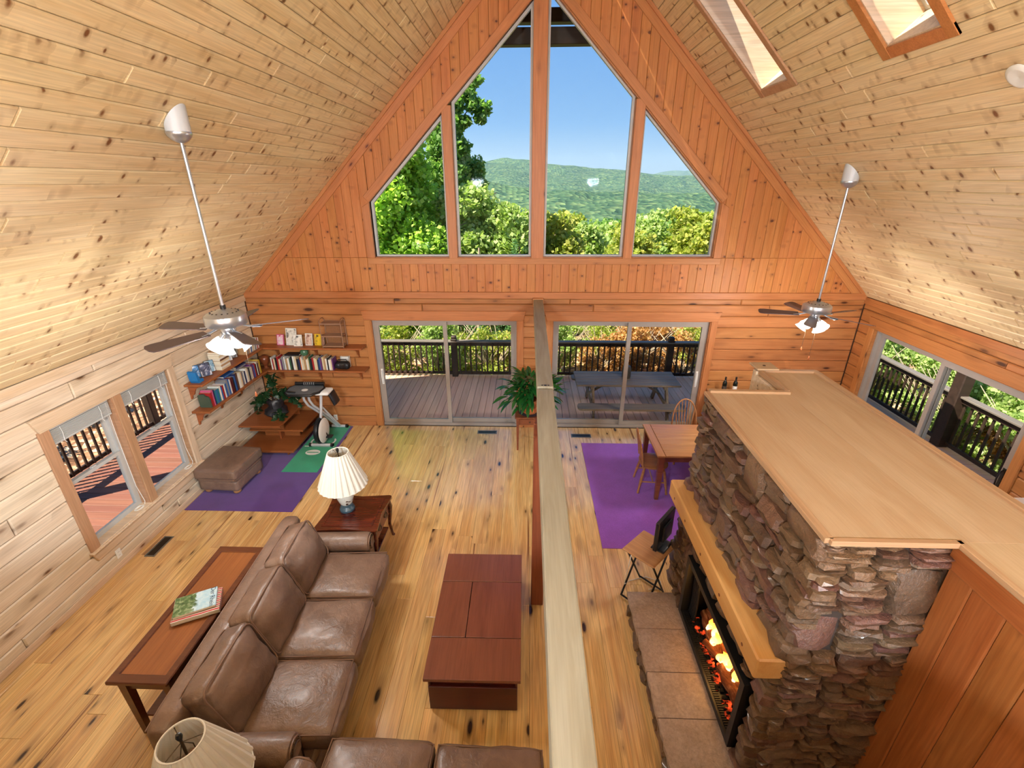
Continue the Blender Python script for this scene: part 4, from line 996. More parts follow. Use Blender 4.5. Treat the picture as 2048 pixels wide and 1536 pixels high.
# tray table and television
tt = thing('tray_table', 'folding tray table with walnut top beside the hearth', 'table', (1.315, 3.93, 0), math.radians(-45))
b = MB(); b.box((-.19, -.21, .645), (.19, .21, .665), .006); b.build('top', M['oak'], tt)
for sx in (-1, 1):
    b = MB(); b.cyl((sx*.15, -.19, .01), (sx*.15, .17, .645), .011, n=8); b.build('leg', M['blackmetal'], tt, 40)
    b = MB(); b.cyl((sx*.15, .19, .01), (sx*.15, -.17, .645), .011, n=8); b.build('leg', M['blackmetal'], tt, 40)
    b = MB(); b.cyl((-.15, sx*.19, .02), (.15, sx*.19, .02), .010, n=8); b.build('foot_bar', M['blackmetal'], tt, 40)
b = MB(); b.tube([(.02, .1, .012), (.12, .22, .012), (.05, .30, .012), (-.1, .24, .012), (-.2, .05, .012), (-.12, -.2, .2), (-.1, -.16, .62)], .004, 6); b.build('power_cord', M['white'], tt, 60)
tv = thing('television', 'small black flat-screen television on the folding tray table', 'television', (1.46, 3.965, .665), math.radians(50))
b = MB(); b.box((-.19, -.022, .05), (.19, .022, .41), .008); b.build('housing', M['black'], tv)
b = MB(); b.box((-.172, .0222, .068), (.172, .0235, .392)); b.build('screen', plain('dark_screen', (12, 13, 16), .12), tv)
b = MB(); b.box((-.03, -.02, .012), (.03, .012, .08), .004); b.build('neck', M['black'], tv)
b = MB(); b.rbox((0, 0, .007), (.22, .15, .014), .006, 6); b.build('stand_base', M['black'], tv, 60)
b = MB(); b.box((-.10, -.045, .12), (.10, -.022, .32), .01); b.build('rear_cover', M['blackmetal'], tv)
# plant table
pt2 = thing('plant_stand', 'small red-brown side table with a drawer under the big houseplant', 'table', (.06, 7.16, 0), 0)
b = MB(); b.box((-.25, -.22, .615), (.25, .22, .64), .005); b.build('top', M['post'], pt2)
b = MB(); b.box((-.21, -.19, .49), (.21, .19, .615), .003); b.build('case', M['post'], pt2)
b = MB(); b.box((-.165, -.202, .505), (.165, -.19, .60), .003); dr = b.build('drawer', M['post'], pt2)
b = MB(); b.rbox((0, -.214, .55), (.026, .026, .026), .012, 3); b.build('knob', M['brass'], dr, 179)
for sx in (-1, 1):
    for sy in (-1, 1): tapered_leg(sx*.205, sy*.185, 0, .615, .026, .045).build('leg', M['post'], pt2)
# ================================================================== RUGS, STAND, BIKE
def slabthing(name, label, cat, lo, hi, mat, c=.003, **kw):
    b = MB(); b.box(lo, hi, c); return tag(b.build(name, mat), label, cat, **kw)
slabthing('area_rug', 'dark purple carpet piece under the ottoman and exercise bike', 'rug', (XL+.03, 5.22, 0), (-3.28, 7.74, .008), M['purpleL'])
slabthing('area_rug', 'large violet rug under the dining table', 'rug', (.975, 4.63, 0), (3.45, 7.23, .006), M['purpleR'])
pm = thing('putting_mat', 'green golf putting mat with white markings below the exercise bike', 'mat', (-3.62, 6.98, .008))
b = MB(); b.box((-.29, -.79, 0), (.29, .76, .005), .001); b.build('turf', M['green'], pm)
def ell(rx, ry, n=32): return [(rx*math.cos(2*PI*i/n), ry*math.sin(2*PI*i/n)) for i in range(n)]
b = MB(); b.prism(ell(.125, .085), 0, .0012); b.build('oval_mark', M['white'], pm, M=Matrix.Translation((-.03, -.20, .005)))
b = MB(); b.box((-.10, -.012, .0062), (.10, .012, .0072)); b.build('oval_bar', M['green'], pm, M=Matrix.Translation((-.03, -.20, 0)))
b = MB(); b.box((-.26, -.012, .005), (.26, .012, .0062)); b.build('line_mark', M['white'], pm)
for sx in (-1, 1):
    b = MB(); b.prism([(sx*(.17+.05*math.cos(a)), .18+.10*math.sin(a)) for a in [PI*i/8-PI/2 for i in range(9)]]+[(sx*(.17+.02*math.cos(a)), .18+.06*math.sin(a)) for a in [PI/2-PI*i/8 for i in range(9)]], .005, .0062); b.build('curve_mark', M['white'], pm)
st = thing('tiered_stand', 'caramel three-level low wooden stand in the corner holding the potted ivy', 'stand', (0, 0, .008))
for nm, lo, hi in (('low_board', (-4.82, 6.60, .10), (-3.88, 7.74, .135)), ('middle_board', (-4.80, 6.98, .29), (-3.86, 7.76, .32)), ('top_board', (-4.84, 6.78, .47), (-4.13, 7.70, .50))):
    cx, cy, cz = [(a+c)/2 for a, c in zip(lo, hi)]; h = [(c-a)/2 for a, c in zip(lo, hi)]
    b = MB(); b.box((-h[0], -h[1], -h[2]), h, .003); b.build(nm, M['laminate'], st, M=Matrix.Translation((cx, cy, cz)))
for lo, hi in (((-4.70, 6.75, 0), (-4.0, 6.78, .10)), ((-4.70, 7.6, 0), (-4.0, 7.63, .10)), ((-4.62, 7.12, .135), (-4.0, 7.15, .29)), ((-4.62, 7.6, .135), (-4.0, 7.63, .29)), ((-4.78, 7.0, .32), (-4.2, 7.03, .47)), ((-4.78, 7.6, .32), (-4.2, 7.63, .47)), ((-4.05, 6.7, 0), (-4.02, 7.6, .10)), ((-4.3, 7.0, .135), (-4.27, 7.6, .29))):
    b = MB(); b.box(lo, hi, .002); b.build('riser', M['laminate'], st)
bk = thing('exercise_bike', 'white and grey folding exercise bike with a desk top, in the corner', 'exercise bike', (0, 0, .014))
def tubes(name, path, r, mat, n=10): b = MB(); b.tube(path, r, n); return b.build(name, mat, bk, 50)
for y_, x0, x1 in ((6.98, -3.79, -3.37), (7.68, -3.70, -3.36)):
    o_ = tubes('foot_bar', [(x0, y_, .03), (x1, y_, .03)], .028, M['steel'])
    for xx in (x0, x1-.04):
        b = MB(); b.cyl((xx, y_, .03), (xx+.04, y_, .03), .033, n=12); b.build('end_cap', M['black'], o_, 40)
for dx in (-.045, .045):
    tubes('desk_tube', [(-3.79+dx, 7.17, .93), (-3.79+dx, 7.18, .80), (-3.76+dx, 7.22, .68), (-3.62+dx*.8, 7.45, .36), (-3.52+dx*.6, 7.64, .06)], .022, M['steel'])
tubes('seat_tube', [(-3.54, 7.22, .90), (-3.56, 7.16, .62), (-3.585, 7.10, .40)], .025, M['steel'])
tubes('rear_brace', [(-3.55, 7.20, .66), (-3.50, 7.45, .30), (-3.48, 7.62, .08)], .016, M['steel'])
b = MB(); b.M = Matrix.Translation((-3.59, 7.07, .27)) @ Matrix.Rotation(PI/2, 4, 'Y'); b.lathe([(.0, -.055), (.16, -.055), (.225, -.03), (.235, 0), (.225, .03), (.16, .055), (0, .055)], 30, closed_ends=False); b.build('flywheel_shroud', M['blackmetal'], bk, 40)
b = MB(); b.M = Matrix.Translation((-3.53, 7.07, .27)) @ Matrix.Rotation(PI/2, 4, 'Y'); b.lathe([(.0, .03), (.13, .025), (.205, .01), (.22, 0), (.2, -.004), (0, -.004)], 30, closed_ends=False); b.build('side_cover', M['white'], bk, 40)
for sx, dz in ((-1, .12), (1, -.12)):
    tubes('crank', [(-3.585+sx*.06, 7.07, .27), (-3.585+sx*.10, 7.09, .27+dz)], .010, M['blackmetal'])
    b = MB(); b.box((-3.585+sx*.10-.035, 7.04, .25+dz), (-3.585+sx*.10+.05*sx+.03, 7.14, .275+dz), .006); b.build('pedal', M['black'], bk)
b = MB(); b.prism([(-.30, -.10), (-.22, -.17), (.16, -.17), (.20, -.10), (.27, -.06), (.30, .10), (.26, .17), (-.24, .17), (-.31, .08)], -.015, .015); dk = b.build('desk_top', plain('grey_desk_surface', (92, 98, 104), .35), bk, M=Matrix.Translation((-3.80, 7.20, .965)) @ Matrix.Rotation(.10, 4, 'X'))
b = MB(); b.tube([(-.30, -.10, 0), (-.22, -.17, 0), (.16, -.17, 0), (.20, -.10, 0), (.27, -.06, 0), (.30, .10, 0), (.26, .17, 0), (-.24, .17, 0), (-.31, .08, 0)], .02, 8, True); b.build('desk_rim', M['black'], dk, 60)
b = MB(); b.prism(ell(.055, .04, 24), .015, .017); b.build('logo_disc', M['white'], dk)
b = MB(); b.tube([(-.27, -.08, .02), (-.2, -.11, .035), (-.12, -.10, .02)], .016, 8); b.build('wrist_pad', M['black'], dk, 60)
b = MB(); b.cyl((-.24, .19, .04), (.27, .19, .04), .03, n=14); rb = b.build('massage_roller', M['black'], dk, 40)
for i in range(6):
    b = MB(); b.cyl((-.08+i*.034, .19, .04), (-.074+i*.034, .19, .04), .0315, n=14); b.build('roller_band', M['steel'], rb, 40)
b = MB(); b.rbox((-3.50, 7.26, .93), (.24, .26, .06), .028, 8, puff=(0, 0, .01)); b.build('seat', M['white'], bk, 179)
b = MB(); b.rbox((-3.36, 7.30, .80), (.05, .22, .24), .02, 6); b.build('backrest_pad', M['black'], bk, 179, Matrix.Translation((-3.36, 7.3, .8)) @ Matrix.Rotation(-.35, 4, 'Y') @ Matrix.Translation((3.36, -7.3, -.8)))

# ================================================================== PLANTS
def leaf_mesh(name, L, w_, curl, mat, lobes=0):
    b = MB(); n = 5; vs = []; fs = []
    if lobes:
        pts = [(0, 0, 0)]+[(L*(.55+.45*(math.cos(lobes*a/2*1.0)**2))*math.cos(a)*.6+L*.35, L*(.5+.4*math.cos(lobes*a/2)**2)*math.sin(a)*.62, -curl*abs(math.sin(a))*L*.3) for a in [2*PI*i/15 for i in range(15)]]
        vs = [(L*.35, 0, .02*L)]+pts[1:]; fs = [(0, 1+i, 1+(i+1) % 15) for i in range(15)]
    else:
        for i in range(n+1):
            t = i/n; ww = w_*math.sin(PI*min(1, t*.93+.06))**.8*.5; x = L*t; z = -curl*t*t*L
            vs += [(x, -ww, z+.25*ww), (x, 0, z), (x, ww, z+.25*ww)]
        for i in range(n):
            for k in (0, 1): fs.append((i*3+k, (i+1)*3+k, (i+1)*3+k+1, i*3+k+1))
    b.add(vs, fs); me = bpy.data.meshes.new(name); me.from_pydata(b.v, [], b.f); me.materials.append(mat); me.shade_smooth(); return me
prg = random.Random(5)
hpn = thing('potted_houseplant', 'big leafy green houseplant in a painted pot between the two doors', 'plant', (.06, 7.14, .64))
def potmat():
    k = NT('painted_copper_pot'); p, r = k.coord(False); n = k.noise(p, 11, 4, .6, 1.0)
    return k.bsdf(k.ramp(n, [(.3, C4((70, 40, 28))), (.5, C4((198, 112, 62))), (.7, C4((226, 150, 96)))]), .35)
b = MB(); b.lathe([(0, 0), (.10, 0), (.15, .06), (.17, .14), (.16, .22), (.135, .26), (.12, .25), (.12, .2), (0, .2)], 26, closed_ends=False); b.build('pot', potmat(), hpn, 50)
b = MB(); b.lathe([(0, 0), (.17, 0), (.19, .02), (.18, .025), (0, .012)], 26, closed_ends=False); b.build('saucer', plain('dark_saucer', (40, 42, 52), .3), hpn, 40)
lms = [leaf_mesh('leaf', .26, .075, .30, M['houseplant']), leaf_mesh('leaf', .22, .07, .42, M['houseplant']), leaf_mesh('leaf', .19, .062, .15, M['houseplant'])]
for i in range(285):
    az = prg.uniform(0, 2*PI); el = prg.uniform(-.55, 1.25); rr = prg.uniform(.10, .42)*(1.05-.25*max(0, el))
    p = Vector((math.cos(az)*math.cos(el)*rr*1.12, math.sin(az)*math.cos(el)*rr*.75, .42+math.sin(el)*rr*1.05))
    if p.z < .03 and Vector((p.x, p.y)).length < .25: continue
    mx = Matrix.Translation(p) @ Matrix.Rotation(az+prg.uniform(-.5, .5), 4, 'Z') @ Matrix.Rotation(-prg.uniform(-.1, .75)*(1.0 if el > 0 else .3)+(.45 if el < -.1 else 0), 4, 'Y') @ Matrix.Rotation(prg.uniform(-.5, .5), 4, 'X') @ Matrix.Scale(prg.uniform(.7, 1.1), 4)
    link('leaf', prg.choice(lms), hpn, mx)
b = MB()
for i in range(14):
    a = 2*PI*i/14; b.tube([(.03*math.cos(a), .03*math.sin(a), .2), (.10*math.cos(a), .08*math.sin(a), .42), (.24*math.cos(a), .18*math.sin(a), .55)], .006, 5)
b.build('stems', M['houseplant'], hpn, 60)
iv = thing('potted_ivy', 'trailing dark ivy growing from a rough black stone pot on the tiered stand', 'plant', (-4.40, 7.26, .508))
b = MB(); b.lathe([(0, 0), (.15, 0), (.19, .04), (.17, .10), (.12, .14), (.12, .2), (.13, .26), (.10, .29), (0, .27)], 22, closed_ends=False, wob=lambda a, j: 1+.10*math.sin(3*a+j*1.3)+.07*math.sin(7*a+j))
b.build('rock_pot', plain('dark_lava_rock', (38, 36, 40), .45, var=.5, ns=14), iv, 40)
ivm = [leaf_mesh('leaf', .10, .08, .6, M['ivy'], 5), leaf_mesh('leaf', .12, .1, .4, M['ivy'], 5)]
b = MB()
vines = [(( -.06, .02, .28), (-.18, -.02, .46), (-.26, -.08, .30), (-.26, -.12, .10)), ((0, 0, .28), (-.05, .05, .5), (-.02, .08, .66), (.04, .06, .74)), ((.04, 0, .28), (.2, -.02, .40), (.34, -.04, .42), (.46, -.08, .30)), ((.03, -.02, .28), (.12, -.06, .48), (.2, -.04, .55), (.24, -.1, .40)), ((-.03, -.03, .28), (-.15, -.08, .40), (-.22, -.12, .42), (-.26, -.14, .22)), ((.05, -.12, .12), (.12, -.18, .10), (.15, -.2, .06), (.16, -.22, .03))]
for v_ in vines:
    pts = []
    for i in range(13):
        t = i/12; q = [Vector(p) for p in v_]; pts.append((1-t)**3*q[0]+3*t*(1-t)**2*q[1]+3*t*t*(1-t)*q[2]+t**3*q[3])
    b.tube(pts, .004, 5)
    for i in range(26):
        p = prg.choice(pts[3:]); off = Vector((prg.uniform(-.07, .07), prg.uniform(-.07, .07), prg.uniform(-.05, .06)))
        mx = Matrix.Translation(p+off) @ Matrix.Rotation(prg.uniform(0, 6.28), 4, 'Z') @ Matrix.Rotation(prg.uniform(.2, 1.2), 4, 'Y') @ Matrix.Rotation(prg.uniform(-.5, .5), 4, 'X') @ Matrix.Scale(prg.uniform(.7, 1.15), 4)
        link('leaf', prg.choice(ivm), iv, mx)
b.build('vines', M['twig'], iv, 60)

# ================================================================== SHELVES AND BOOKS
ZU, ZL = 1.63, 1.21
def bracket_mesh():
    b = MB(); prof = [(0, 0), (.21, 0), (.205, -.03), (.15, -.04), (.10, -.07), (.08, -.11), (.065, -.15), (.03, -.17), (.02, -.22), (0, -.23)]
    b.M = frame((1, 0, 0), (0, 0, 1), (0, -1, 0)); b.prism(prof, -.012, .012); me = bpy.data.meshes.new('bracket'); me.from_pydata(b.v, [], b.f); me.materials.append(M['shelf']); return me
brm = bracket_mesh()
for z, nm in ((ZU, 'upper'), (ZL, 'lower')):
    s_ = thing('wall_shelf', '%s pine bookshelf on the pale left wall near the corner' % nm, 'shelf', (0, 0, 0), group='corner bookshelves')
    b = MB(); b.box((-.94, -.135, -.0155), (.94, .135, .0155), .004); b.build('board', M['shelf'], s_, M=Matrix.Translation((XL+.137, 6.855, z-.0155)) @ Matrix.Rotation(PI/2, 4, 'Z'))
    for y_ in (6.0, 6.55, 7.1): link('bracket', brm, s_, Matrix.Translation((XL+.001, y_, z-.031)))
    s_ = thing('wall_shelf', '%s pine bookshelf on the gable wall left of the sliding door' % nm, 'shelf', (0, 0, 0), group='corner bookshelves')
    b = MB(); b.box((-.87, -.13, -.0155), (.87, .13, .0155), .004); b.build('board', M['shelf'], s_, M=Matrix.Translation((-3.715, YG-.131, z-.0155)))
    for x_ in (-4.45, -3.75, -3.0): link('bracket', brm, s_, Matrix.Translation((x_, YG-.001, z-.031)) @ Matrix.Rotation(-PI/2, 4, 'Z'))
PAL = dict(red=(168, 36, 38), maroon=(92, 28, 34), navy=(36, 44, 84), blue=(44, 94, 158), teal=(36, 118, 130), green=(52, 92, 62), white=(226, 222, 212), cream=(216, 196, 158), tan=(178, 140, 98), brown=(96, 62, 42), black=(30, 30, 34), orange=(216, 112, 42), purple=(98, 50, 104), grey=(132, 132, 136), pink=(206, 92, 132), yellow=(222, 182, 40))
PM = {k: plain('book_cover_'+k, v, .45) for k, v in PAL.items()}
PAGES = plain('book_pages', (226, 214, 190), .8)
def bookmesh(col):
    b = MB(); t = .10
    b.box((-.5, 0, 0), (-.5+t, 1, 1)); b.box((.5-t, 0, 0), (.5, 1, 1)); b.box((-.5, 0, 0), (.5, .03, 1)); me = bpy.data.meshes.new('cover'); me.from_pydata(b.v, [], b.f); me.materials.append(PM[col]); return me
BM = {k: bookmesh(k) for k in PAL}
b = MB(); b.box((-.40, .03, .015), (.40, .97, .985)); PGM = bpy.data.meshes.new('pages'); PGM.from_pydata(b.v, [], b.f); PGM.materials.append(PAGES)
ORD = ['first', 'second', 'third', 'fourth', 'fifth', 'sixth', 'seventh', 'eighth', 'ninth', 'tenth', 'eleventh', 'twelfth', 'thirteenth', 'fourteenth', 'fifteenth', 'sixteenth', 'seventeenth', 'eighteenth', 'nineteenth', 'twentieth']
TENS = {20: 'twenty', 30: 'thirty', 40: 'forty'}
def ordw(i):
    if i < 20: return ORD[i]
    n = i+1; t = n//10*10
    return ('thirtieth' if t == 30 else 'fortieth') if n % 10 == 0 else TENS[t]+'-'+ORD[n % 10-1]
def book(col, label, loc, rz, size, tilt=0.0, group=None, flat=False):
    t = thing('book', label, 'book', loc, rz, group); th, dp, ht = size
    R_ = Matrix.Rotation(tilt, 4, 'Y')
    if flat: R_ = Matrix.Translation((0, 0, th/2)) @ Matrix.Rotation(PI/2, 4, 'Y') @ Matrix.Translation((0, 0, -ht/2))
    sm = Matrix.Diagonal((th, dp, ht, 1))
    c_ = link('cover', BM[col], t, R_ @ sm); link('pages', PGM, t, R_ @ sm); return t
brg = random.Random(3)
seq = 'white red cream black red cream purple grey white tan white green black white cream black navy orange white cream tan white cream green black red cream cream navy blue purple cream tan white black white cream purple pink olive cream tan brown orange blue'.replace('olive', 'green').split()
x = -4.52; i = 0
while x < -3.425 and i < len(seq):
    th = brg.uniform(.018, .036); ht = brg.uniform(.19, .25); tl = 0
    book(seq[i], '%s-spined book, %s from the left on the lower gable shelf' % (seq[i], ordw(i)), (x+th/2, YG-.20-brg.uniform(0, .02), ZL), 0, (th, .16, ht), group='books on the lower gable shelf'); x += th+brg.uniform(.0005, .003); i += 1
book('black', 'dark book lying flat on top of the row on the lower gable shelf', (-4.13, YG-.19, ZL+.252), 0, (.022, .15, .26), group='books on the lower gable shelf', flat=True)
seq2 = 'red pink navy teal blue teal white blue red white blue grey blue white maroon black blue navy brown white white cream red grey white navy white cream grey black white cream purple blue red black white black tan yellow'.split()
y = 6.09; i = 0
while y < 7.56 and i < len(seq2):
    big = 13 < i < 22; th = brg.uniform(.022, .042); ht = brg.uniform(.20, .25)+(.03 if big else 0)
    book(seq2[i], '%s-spined book, %s from the near end of the lower left-wall shelf' % (seq2[i], ordw(i)), (XL+.225+(.02 if big else 0), y+th/2, ZL), PI/2, (th, .17+(.02 if big else 0), ht), group='books on the lower left-wall shelf'); y += th+brg.uniform(.001, .003); i += 1
for k, (c_, yy, dz) in enumerate((('blue', 6.62, .0), ('grey', 6.95, .0), ('navy', 6.96, .024))):
    book(c_, ['blue book lying flat atop the nearer books of the lower left-wall shelf', 'grey book lying flat atop the middle books of the lower left-wall shelf', 'navy book lying atop the flat grey book on the lower left-wall shelf'][k], (XL+.21, yy, ZL+.286+dz), PI/2, (.022, .17, .27), group='flat books on the lower left-wall shelf', flat=True)
# bookend
b = MB(); b.M = frame((1, 0, 0), (0, 0, 1), (0, -1, 0)); b.prism([(0, 0), (.17, 0), (.17, .13), (.15, .17), (.11, .18), (.09, .21), (.04, .21), (0, .19)], -.012, .012)
o_ = tag(b.build('bookend', plain('dark_green_bookend', (62, 76, 62), .5)), 'dark green scalloped bookend at the near end of the lower left-wall shelf', 'bookend'); o_.location = (XL+.05, 6.065, ZL)
b = MB(); b.M = Matrix.Translation((-4.66, YG-.14, ZL)); b.lathe([(.05, 0), (.06, .01), (.03, .05), (.06, .10), (.085, .16), (.075, .22), (.03, .25), (0, .255)], 20, closed_ends=False)
tag(b.build('wood_carving', M['oakdk'], None, 50), 'dark wooden carving in the corner of the lower shelf', 'carving')
# upper left shelf
bh = thing('blue_holder', 'bright blue plastic holder at the near end of the upper left-wall shelf', 'holder', (XL+.13, 6.01, ZU)); bmat = plain('bright_blue_plastic', (24, 112, 176), .35)
b = MB(); b.M = frame((0, 1, 0), (0, 0, 1), (1, 0, 0)); b.prism([(-.05, .17), (-.02, .18), (.015, .03), (.08, .02), (.085, 0), (-.02, 0), (-.04, .04)], -.06, .06); b.build('cradle', bmat, bh)
b = MB(); b.box((-.06, .02, .018), (.06, .085, .04), .006); b.build('foot_lip', bmat, bh)
def cover_mat(name, a, c_, d, sc=14):
    k = NT(name); p, r = k.coord(False); n = k.noise(p, sc, 4, .6, .6); return k.bsdf(k.ramp(n, [(.34, C4(a)), (.5, C4(c_)), (.62, C4(d))]), .3)
cards = [('dvd_case', 'blue and white DVD case leaning on the upper left-wall shelf, nearest', 6.20, .05, (.14, .19), ((20, 34, 70), (60, 130, 190), (226, 230, 236))), ('dvd_case', 'dark DVD case leaning behind the nearest one on the upper left-wall shelf', 6.26, .13, (.15, .20), ((24, 22, 28), (70, 80, 110), (200, 200, 206))),
         ('dvd_case', 'pale blue DVD case standing farther along the upper left-wall shelf', 6.42, .09, (.13, .18), ((40, 90, 140), (150, 190, 214), (236, 238, 240))),
         ('dvd_case', 'red and white DVD case beside the stacked books on the upper left-wall shelf', 6.76, .07, (.13, .18), ((150, 40, 44), (232, 230, 230), (60, 70, 120))), ('greeting_card', 'light blue greeting card under the ceiling fan on the upper left-wall shelf', 6.90, .06, (.13, .19), ((110, 160, 204), (200, 216, 230), (240, 240, 240))), ('photo_frame', 'small framed photograph on the upper left-wall shelf', 7.04, .07, (.12, .15), ((38, 36, 40), (120, 124, 132), (210, 210, 210)))]
for k_, (nm, lb, yy, dx, (ww, hh), cols) in enumerate(cards):
    t = thing(nm, lb, nm.replace('_', ' '), (XL+dx, yy, ZU), 0)
    mx = Matrix.Rotation(math.radians(-38), 4, 'Z') @ Matrix.Rotation(math.radians(-14), 4, 'Y')
    b = MB(); b.box((0, -ww/2, 0), (.012, ww/2, hh), .002); b.build('case', M['black'] if nm != 'greeting_card' else M['white'], t, M=mx)
    b = MB(); b.box((.0121, -ww/2+.006, .006), (.0128, ww/2-.006, hh-.006)); b.build('printed_cover', cover_mat('print_%d' % k_, *cols), t, M=mx)
cols = ['cream', 'white', 'tan', 'white', 'cream', 'brown', 'white', 'cream', 'white', 'tan']
for i in range(10):
    book(cols[i], '%s book, %s from the bottom of the pile on the upper left-wall shelf' % (cols[i], ordw(i)), (XL+.22, 6.60+brg.uniform(-.01, .01), ZU+i*.0285), PI/2, (.028, .18, .22), group='piled books on the upper left-wall shelf', flat=True)
y = 7.18
for i, c_ in enumerate('tan grey tan white blue white cream white grey white red white'.split()):
    th = brg.uniform(.022, .032); book(c_, '%s book leaning, %s from the fan side near the corner of the upper shelf' % (c_, ordw(i)), (XL+.21, y+th/2, ZU), PI/2, (th, .15, brg.uniform(.18, .21)), tilt=.14, group='leaning books near the corner'); y += th+.006
# upper gable shelf, face-out items
faces = [('book', 'pink and white book standing face-out on the upper gable shelf', -4.34, .13, .19, 'pink', ((206, 60, 120), (232, 216, 216), (226, 120, 160))), ('print_card', 'large cream card with a faint sketch on the upper gable shelf', -4.14, .20, .30, 'white', ((232, 226, 212), (228, 222, 208), (120, 112, 104))),
         ('print_card', 'smaller cream card with a black ink drawing on the upper gable shelf', -4.00, .15, .20, 'white', ((24, 24, 26), (232, 226, 214), (236, 230, 218))), ('book', 'white book with a portrait cover face-out on the upper gable shelf', -3.83, .13, .21, 'white', ((120, 70, 56), (214, 180, 160), (226, 216, 206))),
         ('book', 'yellow-bordered book face-out on the upper gable shelf', -3.67, .12, .20, 'yellow', ((30, 30, 40), (226, 186, 40), (228, 190, 40))), ('book', 'brown book face-out beside the wicker rack on the upper gable shelf', -3.578, .075, .19, 'brown', ((70, 46, 40), (140, 96, 76), (190, 150, 120)))]
for k_, (nm, lb, xx, ww, hh, col, cc) in enumerate(faces):
    t = thing(nm, lb, 'book' if nm == 'book' else 'card', (xx, YG-(.10 if k_ != 2 else .15), ZU), math.radians(brg.uniform(-6, 6)), group='face-out items on the upper gable shelf')
    mx = Matrix.Rotation(math.radians(-12), 4, 'X'); d_ = .02 if nm == 'book' else .004
    b = MB(); b.box((-ww/2, 0, 0), (ww/2, d_, hh), .001); b.build('body', PM[col], t, M=mx)
    b = MB(); b.box((-ww/2+.012, -.0008, .012), (ww/2-.012, 0, hh-.012)); b.build('printed_cover', cover_mat('face_print_%d' % k_, *cc, sc=9), t, M=mx)
wk = thing('wicker_rack', 'brown wicker three-tier rack on the upper gable shelf', 'rack', (-3.345, YG-.13, ZU)); wm = M['oakdk']; wkm = plain('brown_wicker', (142, 104, 78), .6)
for sx in (-1, 1):
    for sy in (-1, 1):
        b = MB(); b.cyl((sx*.18, sy*.10, 0), (sx*.18, sy*.10, .46), .008, n=7); b.build('upright', wkm, wk, 40)
    b = MB(); b.tube([(sx*.18, -.10, .46), (sx*.18, -.05, .50), (sx*.18, .05, .50), (sx*.18, .10, .46)], .007, 6); b.build('arched_side', wkm, wk, 50)
for z in (.02, .20, .42):
    for i in range(9):
        b = MB(); b.box((-.18, -.1+i*.0235, z), (.18, -.1+i*.0235+.017, z+.008)); b.build('tier_slat', wkm, wk)
    b = MB(); b.box((-.185, -.108, z-.006), (.185, -.098, z+.02), .002); b.build('tier_edge', wkm, wk)
b = MB()
for i in range(17): b.cyl((-.17+i*.02125, .10, 0), (-.17+i*.02125, .10, .45), .0035, n=5)
b.build('back_canes', wkm, wk)
bx_ = thing('portable_stereo', 'rounded black portable stereo on the lower gable shelf', 'stereo', (-3.26, YG-.15, ZL))
b = MB(); b.rbox((0, 0, .075), (.26, .14, .15), .065, 8); b.build('body', M['black'], bx_, 179)
for sx in (-1, 1):
    b = MB(); b.M = Matrix.Translation((sx*.075, -.066, .075)) @ Matrix.Rotation(PI/2, 4, 'X'); b.lathe([(0, .008), (.035, .008), (.045, .0), (.045, -.01)], 18, closed_ends=False); b.build('speaker', M['blackmetal'], bx_, 40)
b = MB(); b.tube([(-.10, 0, .13), (-.07, 0, .175), (.07, 0, .175), (.10, 0, .13)], .008, 6); b.build('handle', M['blackmetal'], bx_, 50)
book('white', 'white box-like book behind the portable stereo on the lower gable shelf', (-3.25, YG-.06, ZL), 0, (.16, .05, .20))
o_ = MB(); o_.lathe([(.05, 0), (.065, .02), (.07, .07), (.05, .10), (.0, .10)], 18, closed_ends=False)
gbw = tag(o_.build('green_bowl', plain('green_ceramic', (70, 110, 80), .25), None, 50), 'small green ceramic bowl on top of the lower gable-shelf books', 'bowl'); gbw.location = (-3.93, YG-.12, ZL+.252)

